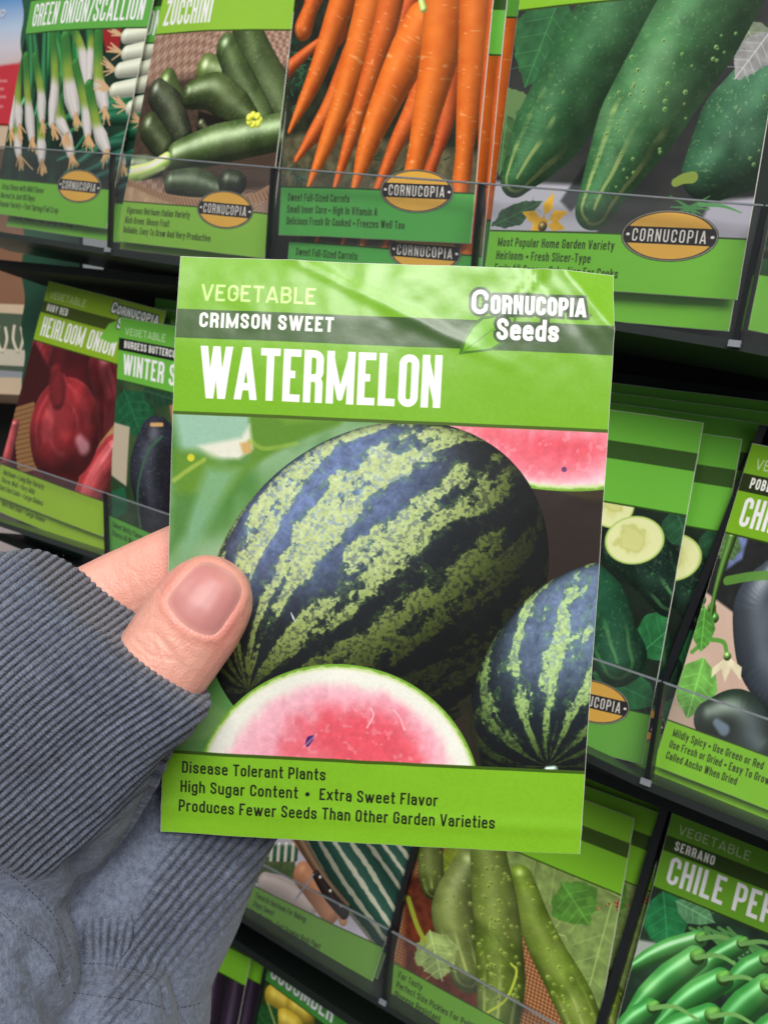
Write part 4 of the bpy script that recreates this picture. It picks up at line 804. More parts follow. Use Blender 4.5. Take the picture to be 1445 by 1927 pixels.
# ------------------------------------------------------------------ the rack of clear pockets
rk = empty('seed_rack', rack((-120, 300, 380))); tag(rk, 'tiered seed display rack with clear front pockets and black dividers', 'display rack')
def rk_mesh(nm, V, Fs, mat, lab=None):
    o = mesh_obj(nm, [rack(p) for p in V], Fs, mat, rk)
    if lab: o['label'] = lab
    return o
def lerp(a, b, t): return np.asarray(a) * (1 - t) + np.asarray(b) * t
def pockets(row, top, bot, divs, gap=7.5, depth=34, thick=1.3, barlen=1.0, seams=True):
    """top/bot: polylines of the lip and foot of the clear front; divs: (top spot, foot spot) of each divider"""
    n, d = ROWS[row]; d = d - gap; t = np.array([0, 0, 1.0])
    A = [on_rack(x, y, n, d) for x, y in top]; Bq = [on_rack(x, y, n, d) for x, y in bot]
    for a0, a1, b0, b1 in zip(A[:-1], A[1:], Bq[:-1], Bq[1:]):
        sh = 0.35 * (a1 - a0) / np.linalg.norm(a1 - a0)
        V, Fs = prism([a0 + sh, a1 - sh, b1 - sh, b0 + sh], [a0 + n * thick + sh, a1 + n * thick - sh, b1 + n * thick - sh, b0 + n * thick + sh]); rk_mesh('clear_front', V, Fs, M_CLEAR)
        up = (a0 - b0) / np.linalg.norm(a0 - b0)
        V, Fs = prism([a0 + up * .03 + sh, a1 + up * .03 - sh, a1 + up * .45 - sh, a0 + up * .45 + sh], [p + n * thick for p in (a0 + up * .03 + sh, a1 + up * .03 - sh, a1 + up * .45 - sh, a0 + up * .45 + sh)]); rk_mesh('lip_edge', V, Fs, M_CEDGE)
    a, b = Bq[0], Bq[-1]; up = np.array([0, 1.0, 0])
    for p, q in zip(Bq[:-1], Bq[1:]):
        V, Fs = prism([p - n * 1.0, q - n * 1.0, q + t * depth, p + t * depth], [x + up * 2.6 for x in (p - n * 1.0, q - n * 1.0, q + t * depth, p + t * depth)])
        rk_mesh('shelf_tray', V, Fs, M_TRAY)
    for (tx, ty), (bx, by), back, hh in divs:
        a = on_rack(tx, ty, n, d - .8); b = on_rack(bx, by, n, d - .8); w = np.array([.75, 0, 0]); r = a - b
        pts = [b, a, a + t * 5 + r * .02, a + r * hh + t * back, b + t * back]
        V, Fs = prism([p - w for p in pts], [p + w for p in pts]); rk_mesh('divider', V, Fs, M_BLACK)
        f0 = on_rack(bx, by, n, d - 2.0)
        V, Fs = box_geo(f0 + up * 1.0, (1.6, 0, 0), (0, .9, 0), (0, 0, .5)); rk_mesh('divider_foot_clip', V, Fs, M_CEDGE)
X0 = -120
pockets(0, [(-90, 270), (209, 290), (512, 316), (903, 346), (1437, 388), (1800, 418)], [(-90, 422), (204, 468), (500, 512), (884, 561), (1383, 641), (1700, 700)],
        [((209, 290), (204, 466), 2.2, .0), ((512, 316), (500, 508), 2.2, .0), ((903, 346), (884, 560), 2.2, .0), ((1437, 388), (1383, 640), 2.2, .0)])
pockets(1, [(-90, 832), (196, 928), (560, 1052), (880, 1161), (1244, 1285), (1660, 1432)], [(-90, 950), (199, 1046), (545, 1170), (860, 1300), (1216, 1468), (1600, 1625)],
        [((196, 928), (199, 1044), 2.2, .0), ((1244, 1285), (1216, 1466), 5, .0)])
pockets(2, [(240, 1508), (466, 1614), (732, 1752), (1160, 1995), (1500, 2190)], [(220, 1612), (456, 1722), (721, 1884), (1120, 2130), (1450, 2330)],
        [((732, 1752), (721, 1882), 5, .0)])
# tall black partitions between the packet stacks of the two lower tiers
def partition(p0, p1, row, back, w=1.3, dd=-2, depth=26):
    n, d = ROWS[row]; a = on_rack(*p0, n, d + dd); b = on_rack(*p1, n, d + dd); t = np.array([0, 0, depth]); wv = np.array([w, 0, 0]); pts = [b, a, a + t, b + t]
    V, Fs = prism([p - wv for p in pts], [p + wv for p in pts]); rk_mesh('partition', V, Fs, M_BLACK)
partition((1436, 800), (1245, 1290), 1, 0, 1.2, 1, 22); partition((788, 1560), (737, 1752), 2, 0, 1.2, -3, 24); partition((1262, 1480), (1120, 1960), 2, 0, 1.6, -1, 30)
partition((511, 1765), (430, 2150), 3, 0, 1.0, -1, 20)
def slab(nm, x0, x1, y0, y1, z0, z1, mat, lab=None, par=None):
    V, Fs = box_geo(((x0 + x1) / 2, (y0 + y1) / 2, (z0 + z1) / 2), ((x1 - x0) / 2, 0, 0), (0, (y1 - y0) / 2, 0), (0, 0, (z1 - z0) / 2)); return rk_mesh(nm, V, Fs, mat, lab)
# back boards and shelf undersides
slab('back_board', -452, 330, -330, 60, 334, 338, M_DARK); slab('back_board', -452, 330, 62, 480, 424, 428, M_DARK)
slab('shelf_board', -450, 330, -62, -58, 262, 333, M_DARK); slab('shelf_board', -450, 330, 84, 88, 300, 423, M_DARK); slab('shelf_board', -450, 330, 250, 254, 352, 423, M_DARK)
# scalloped green side card
def side_card():
    V = []; n = np.array([0, 0, 1.0]); pl = 312.0; L_ = []; ys = np.linspace(-60, 1160, 150)
    for y in ys:
        x = 43 + 3.2 * math.sin(y / 17.0) + .012 * (y - 300) * .3
        L_.append(on_rack(x, y, n, pl))
    R_ = [on_rack(150, y, n, pl) for y in ys]; K = len(ys); V = L_ + R_ + [p + n * 2.5 for p in L_] + [p + n * 2.5 for p in R_]; Fs = []
    for i in range(K - 1):
        Fs += [(i, K + i, K + i + 1, i + 1), (2 * K + i, 2 * K + i + 1, 3 * K + i + 1, 3 * K + i), (i, i + 1, 2 * K + i + 1, 2 * K + i), (K + i, 3 * K + i, 3 * K + i + 1, K + i + 1)]
    Fs += [(0, 2 * K, 3 * K, K), (K - 1, 2 * K - 1, 4 * K - 1, 3 * K - 1)]
    return rk_mesh('side_card', V, Fs, M_SIDE, 'dark green side card with a scalloped edge')
side_card()

# ------------------------------------------------------------------ the neighbouring shop shelf at the far left
def quad_box(name, quad, z, thick, mat, label, cat, parent=None):
    n = np.array([0, 0, 1.0]); C = [on_rack(x, y, n, z) for x, y in quad]; V, Fs = prism(C, [c + n * thick for c in C])
    o = mesh_obj(name, [rack(p) for p in V], Fs, mat, parent)
    if label: tag(o, label, cat)
    return o, C
def carton_mat():
    m, N, L, B = newmat('carton_print'); tc = N.new('ShaderNodeTexCoord'); sp = N.new('ShaderNodeSeparateXYZ'); L.new(tc.outputs['Generated'], sp.inputs[0])
    r = N.new('ShaderNodeValToRGB'); r.color_ramp.elements[0].position = 0; r.color_ramp.elements[0].color = srgb(206, 44, 58)
    for p, c in ((.40, (206, 44, 58)), (.415, (214, 196, 196)), (.50, (216, 210, 222)), (.60, (190, 210, 235)), (.75, (90, 150, 214)), (.92, (60, 120, 200)), (.95, (120, 160, 215))):
        e = r.color_ramp.elements.new(p); e.color = srgb(c)
    r.color_ramp.elements[-1].color = srgb(130, 165, 220); n = noise_node(N, L, 18, 3); ad = N.new('ShaderNodeMath'); ad.operation = 'MULTIPLY_ADD'; ad.inputs[1].default_value = .05; L.new(n.outputs[0], ad.inputs[0]); L.new(sp.outputs[2], ad.inputs[2])
    L.new(ad.outputs[0], r.inputs[0]); L.new(r.outputs[0], B.inputs['Base Color']); B.inputs['Roughness'].default_value = .4; return m
def txt(body, size, centre, right, up, mat, parent, name='lettering', wid=1.0):
    c = bpy.data.curves.new(name, 'FONT'); c.body = body; c.size = size / 1000; c.extrude = .00005; c.offset = size * .00002; c.align_x = 'CENTER'; c.align_y = 'CENTER'
    o = bpy.data.objects.new(name, c); dg = bpy.context.evaluated_depsgraph_get(); COL.objects.link(o); dg.update(); me = bpy.data.meshes.new_from_object(o.evaluated_get(dg)); COL.objects.unlink(o); bpy.data.objects.remove(o)
    R_ = Vector(MW @ np.array(right)).normalized(); U_ = Vector(MW @ np.array(up)).normalized(); N_ = R_.cross(U_); M = Matrix((R_ * wid, U_, N_)).transposed()
    for v in me.vertices: v.co = M @ v.co + rack(centre) - parent.location
    me.materials.clear(); me.materials.append(mat); q = bpy.data.objects.new(name, me); COL.objects.link(q); q.parent = parent; return q
M_WHITE = plain('white_ink', (236, 236, 236), .5, .03)
bx = empty('product_carton', rack(on_rack(20, 250, (0, 0, 1), 560))); tag(bx, 'blurred blue, white and red carton on the neighbouring shelf, upper left', 'carton')
quad_box('carton_body', [(-160, -60), (62, -50), (60, 236), (-160, 222)], 560, 60, carton_mat(), None, None, bx)
txt('EO', 12, on_rack(4, 26, (0, 0, 1), 559), (1, 0, 0), (0, -1, 0), M_WHITE, bx, wid=.9)
for i, (w_, y) in enumerate(((26, 150), (20, 165), (24, 180), (18, 198))):
    n = np.array([0, 0, 1.0]); C = [on_rack(x, yy, n, 559.6) for x, yy in ((-20, y), (w_ - 12, y), (w_ - 12, y + 5), (-20, y + 5))]; V, Fs = prism(C, [c + n * .3 for c in C])
    mesh_obj('blurred_text_line', [rack(p) for p in V], Fs, plain('pale_red_ink', (226, 130, 136), .5, .05), bx)
M_BEIGE = plain('beige_shelf_edge', (214, 190, 160), .5, .08, 40); M_BROWN = plain('brown_shelf_back', (140, 100, 74), .7, .2, 20)
nb = empty('neighbour_shelf', rack((-560, 0, 700))); tag(nb, 'wooden shop shelf with beige edges left of the seed rack', 'shelf')
quad_box('shelf_edge', [(-200, 226), (62, 240), (60, 282), (-200, 268)], 556, 70, M_BEIGE, None, None, nb)
quad_box('shelf_back', [(-260, 200), (60, 210), (60, 660), (-260, 640)], 640, 8, M_BROWN, None, None, nb)
quad_box('shelf_edge', [(-200, 704), (62, 712), (60, 744), (-200, 732)], 560, 70, M_BEIGE, None, None, nb)
quad_box('shelf_edge', [(-200, 565), (62, 574), (60, 592), (-200, 584)], 560, 30, M_BEIGE, None, None, nb)
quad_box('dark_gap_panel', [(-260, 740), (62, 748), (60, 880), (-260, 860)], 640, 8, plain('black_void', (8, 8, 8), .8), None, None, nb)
quad_box('pale_base', [(-240, 858), (40, 985), (30, 1130), (-240, 1130)], 560, 30, plain('pale_shop_base', (186, 172, 172), .5, .05), None, None, nb)
quad_box('shelf_back', [(-260, 860), (70, 870), (70, 1160), (-260, 1160)], 640, 8, M_BROWN, None, None, nb)
sg = empty('shelf_sign', rack(on_rack(20, 640, (0, 0, 1), 556))); tag(sg, 'small dark green sign with a cream looping mark, left edge of the photo', 'sign')
quad_box('sign_board', [(-60, 585), (60, 592), (58, 700), (-60, 692)], 556, 2, plain('sign_green', (74, 92, 70), .5, .1), None, None, sg)
quad_box('sign_foot', [(-60, 652), (60, 660), (58, 690), (-60, 684)], 555.2, .6, plain('sign_cream', (206, 196, 176), .5, .1, 30), None, None, sg)
def curve_tube(name, pts, r, mat, parent, conv=rack):
    Q = catmull(pts, 30); V = []; Fs = []; k = 8
    for i, p in enumerate(Q):
        t = Q[min(i + 1, 29)] - Q[max(i - 1, 0)]; t /= np.linalg.norm(t); a = np.cross(t, [0, 0, 1.0]); a /= np.linalg.norm(a); b = np.cross(t, a)
        for j in range(k): V.append(p + r * (math.cos(j * 2 * math.pi / k) * a + math.sin(j * 2 * math.pi / k) * b))
    for i in range(29):
        for j in range(k): Fs.append((i * k + j, i * k + (j + 1) % k, (i + 1) * k + (j + 1) % k, (i + 1) * k + j))
    Fs += [tuple(range(k))[::-1], tuple(range(29 * k, 30 * k))]
    return mesh_obj(name, [conv(v) for v in V], Fs, mat, parent, None, True)
for x in (4, 34): curve_tube('cream_loop', [on_rack(a, b, (0, 0, 1), 555) for a, b in ((x - 6, 612), (x - 8, 640), (x + 2, 662), (x + 10, 640), (x + 7, 616))], 1.4, plain('sign_cream_mark', (220, 210, 186), .5, .05), sg)

# shop floor and far aisle wall
M_FLOOR = plain('shop_floor', (120, 112, 104), .5, .15, 3)
V, Fs = box_geo((0, 1.2, -.05), (6, 0, 0), (0, 6, 0), (0, 0, .05)); o = mesh_obj('floor', V, Fs, M_FLOOR); tag(o, kind='structure')
# ------------------------------------------------------------------ the hand and its sleeve
def cpt(x, y, z): return ray(x, y) * z
def loft(stations, k=28, p=2.3):
    """stations: (left spot, right spot, z left, z right, half depth); closed tube through them, camera millimetres"""
    V = []; Fs = []
    for (lx, ly), (rx, ry), zl, zr, hd in stations:
        a = cpt(lx, ly, zl); b = cpt(rx, ry, zr); c = (a + b) / 2; w = (b - a) / 2; d = np.array([0, 0, 1.0]) * hd
        for i in range(k):
            t = 2 * math.pi * i / k; ct, st = math.cos(t), math.sin(t)
            V.append(c + w * math.copysign(abs(ct) ** (2 / p), ct) + d * math.copysign(abs(st) ** (2 / p), st))
    n = len(stations)
    for s in range(n - 1):
        for i in range(k): Fs.append((s * k + i, s * k + (i + 1) % k, (s + 1) * k + (i + 1) % k, (s + 1) * k + i))
    Fs += [tuple(range(k))[::-1], tuple(range((n - 1) * k, n * k))]; return V, Fs
def finger(pts):     # (x, y, z, half width px, half depth mm)
    Q = np.array(pts, float); st = []
    for i, q in enumerate(Q):
        d = Q[min(i + 1, len(Q) - 1), :2] - Q[max(i - 1, 0), :2]; d /= np.linalg.norm(d); n = np.array([-d[1], d[0]])
        st.append((tuple(q[:2] - n * q[3]), tuple(q[:2] + n * q[3]), q[2], q[2], q[4]))
    return loft(st, 24, 2.1)
def fuse(name, lofts, voxel, smooth, fac=.5):
    """joins the lofts into one continuous surface; returns vertices (camera mm) and faces"""
    V = []; Fs = []
    for v, f in lofts: o = len(V); V += list(v); Fs += [tuple(i + o for i in q) for q in f]
    me = bpy.data.meshes.new(name); me.from_pydata([tuple(np.asarray(v)) for v in V], [], Fs)
    bm = bmesh.new(); bm.from_mesh(me); bmesh.ops.recalc_face_normals(bm, faces=bm.faces); bm.to_mesh(me); bm.free()
    o = bpy.data.objects.new(name, me); COL.objects.link(o)
    r = o.modifiers.new('r', 'REMESH'); r.mode = 'VOXEL'; r.voxel_size = voxel
    s = o.modifiers.new('s', 'SMOOTH'); s.iterations = smooth; s.factor = fac
    dg = bpy.context.evaluated_depsgraph_get(); dg.update(); m2 = bpy.data.meshes.new_from_object(o.evaluated_get(dg))
    n = len(m2.vertices); co = np.empty(n * 3, np.float32); m2.vertices.foreach_get('co', co); nn = np.empty(n * 3, np.float32); m2.vertices.foreach_get('normal', nn)
    F_ = [tuple(p.vertices) for p in m2.polygons]
    bpy.data.objects.remove(o); bpy.data.meshes.remove(me); bpy.data.meshes.remove(m2)
    return co.reshape(-1, 3).astype(float), nn.reshape(-1, 3).astype(float), F_
def px(co): return co[:, 0] / co[:, 2] * F + CX, co[:, 1] / co[:, 2] * F + CY
def polydist(X, Y, P):     # signed distance, + inside
    P = np.array(P, float); d = np.full(X.shape, 1e9); ins = np.zeros(X.shape, bool)
    for a, b in zip(P, np.roll(P, -1, 0)):
        e = b - a; t = np.clip(((X - a[0]) * e[0] + (Y - a[1]) * e[1]) / (e @ e), 0, 1); d = np.minimum(d, np.hypot(X - a[0] - t * e[0], Y - a[1] - t * e[1]))
        if a[1] != b[1]: ins ^= ((a[1] > Y) != (b[1] > Y)) & (X < (b[0] - a[0]) * (Y - a[1]) / (b[1] - a[1]) + a[0])
    return np.where(ins, d, -d)
def smooth_poly(P, n=64):
    P = np.array(P, float); Q = catmull(np.vstack([P[-2:], P, P[:2]]), 400); k = len(P) + 3; return Q[int(400 * 2 / k):int(400 * (k - 1) / k) + 1][::max(1, int(400 * (k - 3) / k / n))]
thumb = finger([(180, 1440, 158, 70, 8), (222, 1380, 156, 88, 8.5), (262, 1318, 155, 94, 8.4), (302, 1256, 154, 94, 8.3), (338, 1205, 154.6, 95, 8.2), (368, 1162, 155, 95, 8.2), (391, 1129, 155.4, 90, 7.8), (408, 1105, 155.8, 81, 7.1), (421, 1086, 156, 66, 6.2), (430, 1073, 156.2, 48, 4.9), (436, 1064, 156.4, 24, 3)])
index = finger([(60, 1205, 170, 86, 9), (130, 1165, 172, 82, 8.2), (180, 1140, 173.6, 80, 7.6), (262, 1100, 174.4, 79, 7.3), (340, 1063, 174.6, 77, 7.2), (410, 1030, 174.4, 73, 7), (470, 1002, 174, 66, 6.4), (500, 988, 173.6, 48, 5), (514, 982, 173.2, 22, 2.6)])
middle = finger([(80, 1300, 174, 88, 9), (190, 1250, 176, 82, 8), (330, 1190, 177.5, 78, 7.6), (450, 1140, 176.6, 74, 7.2), (520, 1112, 175.4, 62, 6.2), (552, 1100, 174.4, 34, 4)])
ring = finger([(90, 1390, 176, 84, 9), (210, 1345, 178, 78, 8), (350, 1290, 179, 74, 7.4), (460, 1246, 177.6, 68, 6.8), (512, 1226, 176.4, 54, 5.4), (536, 1216, 175.6, 28, 3)])
pinky = finger([(110, 1460, 177, 72, 8), (230, 1425, 179.5, 66, 7), (350, 1385, 180, 60, 6.4), (430, 1358, 179, 52, 5.6), (466, 1346, 178, 26, 3)])
palm = loft([((-60, 1120), (120, 1560), 172, 170, 9), ((10, 1120), (180, 1480), 174, 172, 10), ((60, 1130), (220, 1430), 174, 172, 9), ((110, 1150), (250, 1390), 175, 173, 7)], 28)
wrist = loft([((-190, 1560), (110, 1800), 185, 180, 16), ((-110, 1330), (140, 1640), 178, 174, 15), ((-40, 1140), (190, 1520), 173, 169, 12)], 28)
hv, hn, hf = fuse('hand', [thumb, index, middle, ring, pinky, palm, wrist], .34, 12)
NAIL = smooth_poly([(314, 1130), (324, 1152), (343, 1174), (369, 1190), (397, 1197), (413, 1189), (431, 1165), (447, 1141), (456, 1119), (454, 1099), (441, 1080), (420, 1065), (397, 1056), (376, 1058), (353, 1078), (331, 1103)])
bvh = BVHTree.FromPolygons([tuple(v) for v in hv], hf)
X_, Y_ = px(hv); front = (hn[:, 2] < .15) & (hv[:, 2] < 163)
sd = np.where(front, polydist(X_, Y_, NAIL), -999)
disp = .20 * np.exp(-((sd + 8) / 7.0) ** 2) - .30 * sm(-3, 6, sd)
# fold wrinkles behind the nail and the soft pad beside it
kx_, ky_ = X_ * .62 - Y_ * .78, X_ * .78 + Y_ * .62
disp += np.where(front, .10 * np.sin(kx_ / 5.2 + 2 * np.sin(ky_ / 23)) * np.exp(-(((X_ - 318) * .62 - (Y_ - 1215) * .78) / 26) ** 2) * np.exp(-(((X_ - 318) * .78 + (Y_ - 1215) * .62) / 60) ** 2), 0)
cr_ = 0                        # crossing skin creases behind the nail and over the joint
_r = np.random.RandomState(11)
for _ in range(26):
    cx_, cy_ = (300 + _r.randn() * 34, 1222 + _r.randn() * 34) if _ < 18 else (225 + _r.randn() * 40, 1090 + _r.randn() * 26); an = .95 + _r.randn() * .28; ln = 16 + _r.rand() * 26
    if _ >= 18: an = 1.25 + _r.randn() * .2
    da = (X_ - cx_) * math.cos(an) + (Y_ - cy_) * math.sin(an); db = -(X_ - cx_) * math.sin(an) + (Y_ - cy_) * math.cos(an) + 3 * np.sin(da / 9)
    cr_ = cr_ - .10 * np.exp(-(da / ln) ** 2 - (db / 2.6) ** 2)
disp += np.where(hn[:, 2] < .15, cr_, 0)
disp += .10 * (fbm(hv[:, 0], hv[:, 1] + hv[:, 2], .35, 3, 7) - .5)
hv2 = hv + hn * disp[:, None]
m, N, L, B = newmat('skin'); tc = N.new('ShaderNodeTexCoord'); n1 = noise_node(N, L, 190, 5, tc.outputs['Object'], .65); n2 = noise_node(N, L, 1500, 3, tc.outputs['Object'])
at = N.new('ShaderNodeAttribute'); at.attribute_name = 'blush'
cr = N.new('ShaderNodeMix'); cr.data_type = 'RGBA'; cr.inputs[6].default_value = srgb(236, 184, 164); cr.inputs[7].default_value = srgb(222, 146, 130)
c2 = N.new('ShaderNodeMix'); c2.data_type = 'RGBA'; c2.inputs[7].default_value = srgb(228, 146, 132); L.new(n1.outputs[0], cr.inputs[0]); L.new(cr.outputs[2], c2.inputs[6]); L.new(at.outputs['Fac'], c2.inputs[0]); L.new(c2.outputs[2], B.inputs['Base Color'])
B.inputs['Roughness'].default_value = .42; B.inputs['Subsurface Weight'].default_value = .22; B.inputs['Subsurface Radius'].default_value = (1, .35, .2); B.inputs['Subsurface Scale'].default_value = .0022
wv = N.new('ShaderNodeTexVoronoi'); wv.inputs['Scale'].default_value = 2200; L.new(tc.outputs['Object'], wv.inputs['Vector'])
b1 = bump(N, L, B, wv.outputs[0], .4, .00016); bump(N, L, B, n2.outputs[0], .4, .00016, b1); M_SKIN = m
ps = empty('person', camw(cpt(150, 1500, 175))); tag(ps, 'left hand in a blue grey sweatshirt cuff gripping the watermelon packet', 'person')
blush = np.clip(.55 * np.exp(-((sd + 4) / 16) ** 2) + .7 * np.exp(-(((X_ - 425) / 34) ** 2 + ((Y_ - 1205) / 60) ** 2)) + .5 * np.exp(-(((X_ - 318) / 30) ** 2 + ((Y_ - 1060) / 50) ** 2)), 0, 1) * (.6 + .8 * (fbm(hv[:, 0], hv[:, 1], .4, 3, 2)))
mesh_obj('hand', [camw(v) for v in hv2], hf, M_SKIN, ps, None, True, {'blush': np.clip(blush, 0, 1)})
# thumb nail: a domed plate laid in its fold
cn = NAIL.mean(0); V = []; Fs = []; K = len(NAIL); Rn = 12
def hit(x, y):
    d = ray(x, y); r = bvh.ray_cast(Vector((0, 0, 0)), Vector(d).normalized()); return (np.array(r[0]), np.array(r[1])) if r[0] is not None else (cpt(x, y, 148), np.array([0, 0, -1.0]))
tt = []
for r in range(Rn + 1):
    for j in range(K):
        f = r / Rn; q = cn + (NAIL[j] - cn) * (f if r < Rn else 1.02); p, nn_ = hit(*q); off = .40 * (1 - f ** 4) - .13; V.append(p + nn_ * off); tt.append(f)
for r in range(Rn):
    for j in range(K): Fs.append((r * K + j, r * K + (j + 1) % K, (r + 1) * K + (j + 1) % K, (r + 1) * K + j))
m, N, L, B = newmat('nail'); at = N.new('ShaderNodeAttribute'); at.attribute_name = 'rim'
cr = N.new('ShaderNodeMix'); cr.data_type = 'RGBA'; cr.inputs[6].default_value = srgb(196, 130, 126); cr.inputs[7].default_value = srgb(222, 160, 150); L.new(at.outputs['Fac'], cr.inputs[0]); L.new(cr.outputs[2], B.inputs['Base Color'])
B.inputs['Roughness'].default_value = .42; B.inputs['Subsurface Weight'].default_value = .2; B.inputs['Subsurface Scale'].default_value = .001; B.inputs['Coat Weight'].default_value = .12; B.inputs['Coat Roughness'].default_value = .3
nz = noise_node(N, L, 600, 2); bump(N, L, B, nz.outputs[0], .15, .0001)
V = np.array(V); Xn, Yn = px(V); rim = np.clip(sm(.82, 1, np.array(tt)) * .8 + .5 * np.exp(-(((Xn - 432) / 22) ** 2 + ((Yn - 1090) / 26) ** 2)), 0, 1)
mesh_obj('thumbnail', [camw(v) for v in V], Fs, m, ps, None, True, {'rim': rim})

# sleeve
lobe = loft([((82, 1050), (392, 1322), 160, 152, 6), ((70, 1038), (396, 1322), 160, 151, 12.5), ((50, 1034), (388, 1342), 161, 150, 15), ((0, 1040), (362, 1376), 162, 150, 17), ((-70, 1062), (322, 1418), 163, 151, 19), ((-160, 1110), (296, 1470), 164, 154, 21), ((-260, 1200), (250, 1560), 168, 160, 24), ((-350, 1350), (150, 1700), 172, 170, 25), ((-400, 1550), (20, 1880), 176, 176, 25), ((-440, 1750), (-60, 2150), 180, 180, 25)], 48, 2.2)
main = loft([((270, 1350), (560, 1420), 186, 190, 8), ((215, 1400), (566, 1470), 186, 190, 13), ((170, 1440), (548, 1530), 186, 190, 15.5), ((120, 1500), (509, 1604), 185, 190, 17), ((0, 1640), (458, 1738), 180, 190, 21), ((-100, 1760), (396, 1868), 178, 188, 25), ((-160, 1900), (384, 1960), 178, 186, 27), ((-200, 2100), (360, 2200), 178, 186, 27)], 48, 2.1)
puff1 = loft([((-160, 1600), (10, 1660), 150, 152, 6), ((-200, 1660), (84, 1710), 150, 152, 13), ((-220, 1740), (132, 1800), 150, 153, 17), ((-220, 1830), (140, 1880), 150, 154, 18), ((-220, 1950), (120, 2010), 152, 156, 19), ((-220, 2100), (80, 2150), 156, 158, 19)], 40)
puff2 = loft([((150, 1800), (300, 1826), 165, 166, 4), ((120, 1826), (322, 1860), 164, 166, 9), ((110, 1880), (330, 1915), 163, 166, 12), ((90, 1960), (335, 1985), 163, 166, 14), ((60, 2100), (330, 2120), 163, 166, 14)], 32)
puff3 = loft([((250, 1868), (388, 1868), 170, 184, 8), ((230, 1890), (396, 1886), 170, 184, 14), ((230, 1960), (392, 1950), 170, 184, 16), ((220, 2100), (380, 2100), 170, 184, 16)], 32)
sv, snrm, sf = fuse('sleeve', [lobe, main, puff1, puff2, puff3], .5, 14)
X_, Y_ = px(sv)
B1 = smooth_poly([(-300, 900), (500, 1200), (420, 1340), (330, 1450), (240, 1550), (150, 1625), (70, 1668), (0, 1640), (-80, 1600), (-500, 1500)], 80)
d1 = polydist(X_, Y_, B1); amp1 = sm(-6, 26, d1)
amp2 = np.exp(-((((X_ - 395) * .64 + (Y_ - 1650) * .77) / 95) ** 4)) * sm(286, 330, X_ + (Y_ - 1600) * .35) * (1 - amp1)
amp3 = np.exp(-(((X_ - 215) / 78) ** 2 + ((Y_ - 1772) / 36) ** 2)) * .7
wob = (fbm(sv[:, 0], sv[:, 1], .06, 3, 5) - .5) * 16
ph1 = (X_ * .625 + Y_ * .78 + wob * .8 + 10 * np.sin((X_ * .78 - Y_ * .625) / 150)) / 13.4
ph2 = (X_ * .77 + Y_ * .64 + wob * .5) / 17.0
ph3 = np.arctan2(X_ - 190, 2050 - Y_ + 0 * X_) * 19 + wob * .03
use2 = (amp2 > amp1); use3 = (amp3 > np.maximum(amp1, amp2))
phase = np.where(use3, ph3, np.where(use2, ph2, ph1)); amp = np.maximum(np.maximum(amp1, amp2 * .8), amp3)
h = np.abs(np.sin(phase * math.pi)) ** .7
fold = (fbm(sv[:, 0] * 1.0, sv[:, 1] * 1.0 + sv[:, 2], .045, 3, 9) - .5) * 3.0 * (1 - .55 * amp1)
crease = 0
for (p0, p1, w_, dp) in [((330, 1440), (150, 1640), 26, -1.4), ((160, 1640), (150, 1830), 22, -1.6), ((0, 1330), (190, 1210), 30, .5), ((60, 1480), (250, 1330), 26, -.5), ((230, 1700), (330, 1560), 34, .8), ((300, 1790), (440, 1620), 20, -.5), ((120, 1905), (60, 1800), 18, -1.0), ((70, 1870), (130, 1927), 22, -1.2), ((330, 1900), (322, 1850), 10, -1.2)]:
    a, b = np.array(p0, float), np.array(p1, float); e = b - a; t = np.clip(((X_ - a[0]) * e[0] + (Y_ - a[1]) * e[1]) / (e @ e), 0, 1); crease = crease + dp * np.exp(-(np.hypot(X_ - a[0] - t * e[0], Y_ - a[1] - t * e[1]) / w_) ** 2)
rowc = np.where(use2, -X_ * .64 + Y_ * .77, X_ * .78 - Y_ * .625) / 6.2 + (fbm(sv[:, 0], sv[:, 1], .5, 2, 8) - .5) * 2.5
sv2 = sv + snrm * ((h - .5) * .44 * amp * (.55 + .9 * fbm(sv[:, 0], sv[:, 1], .22, 3, 17)) + fold + np.where(snrm[:, 2] < 0, crease, 0))[:, None]
m, N, L, B = newmat('blue_grey_knit'); tc = N.new('ShaderNodeTexCoord')
ap_ = N.new('ShaderNodeAttribute'); ap_.attribute_name = 'rib'; aa = N.new('ShaderNodeAttribute'); aa.attribute_name = 'ribamp'
def mth(op, a, b=None, c=None):
    q = N.new('ShaderNodeMath'); q.operation = op
    for i, v in enumerate((a, b, c)):
        if v is None: continue
        if isinstance(v, (int, float)): q.inputs[i].default_value = v
        else: L.new(v, q.inputs[i])
    return q.outputs[0]
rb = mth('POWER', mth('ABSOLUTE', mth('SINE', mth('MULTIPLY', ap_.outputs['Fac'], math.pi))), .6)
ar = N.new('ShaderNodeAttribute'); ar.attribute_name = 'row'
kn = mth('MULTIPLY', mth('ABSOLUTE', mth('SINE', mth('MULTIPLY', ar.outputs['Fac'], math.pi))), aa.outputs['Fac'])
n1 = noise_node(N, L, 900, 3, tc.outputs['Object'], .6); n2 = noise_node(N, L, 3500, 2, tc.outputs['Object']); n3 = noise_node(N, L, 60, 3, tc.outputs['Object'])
dark = mth('MULTIPLY', mth('SUBTRACT', 1, rb), aa.outputs['Fac'])  # shade between the ribs painted into the knit colour
f1 = mth('MULTIPLY_ADD', n1.outputs[0], .9, mth('MULTIPLY', n2.outputs[0], .5)); f2 = mth('SUBTRACT', mth('MULTIPLY_ADD', n3.outputs[0], .3, f1), mth('ADD', mth('MULTIPLY', dark, .8), mth('MULTIPLY', mth('SUBTRACT', 1, kn), mth('MULTIPLY', aa.outputs['Fac'], .16))))
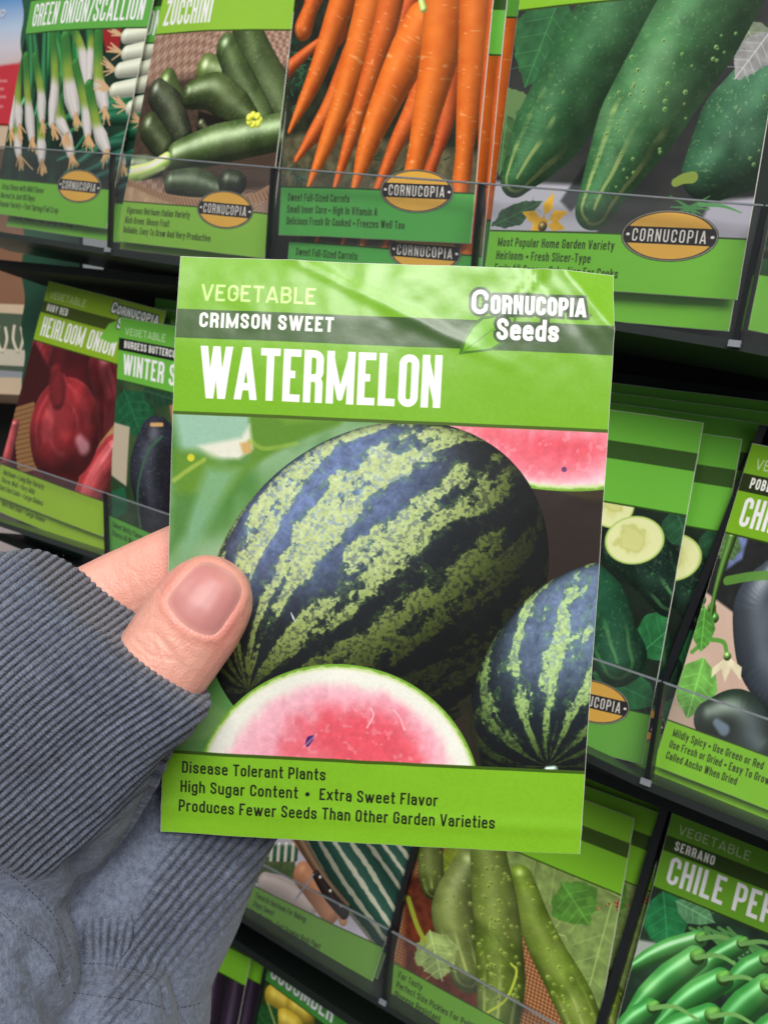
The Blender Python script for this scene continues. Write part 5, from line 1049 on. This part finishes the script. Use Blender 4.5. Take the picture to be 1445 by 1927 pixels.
cr = N.new('ShaderNodeValToRGB'); cr.color_ramp.elements[0].position = .15; cr.color_ramp.elements[0].color = srgb(50, 55, 70); cr.color_ramp.elements[1].position = 1.15 if False else 1.0; cr.color_ramp.elements[1].color = srgb(120, 128, 147); e = cr.color_ramp.elements.new(.6); e.color = srgb(85, 91, 107)
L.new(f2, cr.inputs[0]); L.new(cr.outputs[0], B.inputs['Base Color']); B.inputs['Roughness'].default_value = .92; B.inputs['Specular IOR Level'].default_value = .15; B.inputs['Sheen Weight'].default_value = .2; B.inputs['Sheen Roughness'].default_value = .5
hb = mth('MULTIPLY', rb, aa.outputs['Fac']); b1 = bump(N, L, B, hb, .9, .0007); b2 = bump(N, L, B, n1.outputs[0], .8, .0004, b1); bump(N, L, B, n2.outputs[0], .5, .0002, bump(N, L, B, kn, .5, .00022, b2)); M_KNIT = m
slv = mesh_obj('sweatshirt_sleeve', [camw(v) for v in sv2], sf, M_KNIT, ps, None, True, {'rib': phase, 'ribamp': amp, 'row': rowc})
# stitched seams of the cuff
sb = BVHTree.FromPolygons([tuple(v) for v in sv2], sf); M_THREAD = plain('dark_seam_thread', (52, 56, 70), .9, .1, 500); V = []; Fs = []; _q = np.random.RandomState(9)
for line, st in (([(-6, 1633), (30, 1652), (62, 1680), (96, 1716), (124, 1765), (134, 1800)], 8), ([(0, 1716), (40, 1750), (80, 1780), (104, 1812), (120, 1860)], 8), ([(150, 1812), (200, 1815), (250, 1824), (292, 1842)], 7), ([(138, 1868), (200, 1876), (262, 1884), (312, 1898)], 7), ([(334, 1896), (362, 1892), (386, 1884)], 7)):
    Q = catmull(line, 300); seg = np.cumsum(np.r_[0, np.linalg.norm(np.diff(Q, axis=0), axis=1)]); s = 0
    while s < seg[-1]:
        q = np.array([np.interp(s, seg, Q[:, i]) for i in (0, 1)]); q2 = np.array([np.interp(s + st * .62, seg, Q[:, i]) for i in (0, 1)]); pts = []
        for qq in (q, (q + q2) / 2, q2):
            r = sb.ray_cast(Vector((0, 0, 0)), Vector(ray(*qq)).normalized())
            if r[0] is not None: pts.append(np.array(r[0]) + np.array(r[1]) * .05)
        s += st * (.7 + .7 * _q.rand())
        if len(pts) < 3 or np.linalg.norm(pts[0] - pts[2]) > 2: continue
        d = pts[2] - pts[0]; d /= np.linalg.norm(d); a = np.cross(d, [0, 0, 1.0]); a /= np.linalg.norm(a); b = np.cross(d, a); o = len(V)
        for pI, w_ in zip(pts, (.03, .10 * (.5 + _q.rand()), .03)):
            for j in range(6): V.append(pI + w_ * (math.cos(j * math.pi / 3) * a + math.sin(j * math.pi / 3) * b))
        for i in range(2):
            for j in range(6): Fs.append((o + i * 6 + j, o + i * 6 + (j + 1) % 6, o + (i + 1) * 6 + (j + 1) % 6, o + (i + 1) * 6 + j))
        Fs += [tuple(o + j for j in range(6))[::-1], tuple(o + 12 + j for j in range(6))]
q = mesh_obj('seam_stitching', [camw(v) for v in V], Fs, M_THREAD, ps, None, True); q.parent = slv; q.matrix_parent_inverse = Matrix.Identity(4)

# loose fuzz of the knit
_r = np.random.RandomState(3); vis = np.where(snrm[:, 2] < .35)[0]; pick_ = _r.choice(vis, 26000); V = []; Fs = []
for i in pick_:
    p = sv2[i] + _r.randn(3) * .2; n = snrm[i] + _r.randn(3) * .9; n /= np.linalg.norm(n); t = np.cross(n, _r.randn(3)); t /= np.linalg.norm(t); l = .25 + _r.rand() * .55; w_ = .018
    o = len(V); V += [p - t * w_, p + t * w_, p + n * l * .6 + t * .12 * l]; Fs.append((o, o + 1, o + 2))
q = mesh_obj('loose_fibres', [camw(v) for v in V], Fs, plain('fibre', (112, 118, 134), .95, .1, 300), ps, None, False); q.parent = slv; q['kind'] = 'stuff'
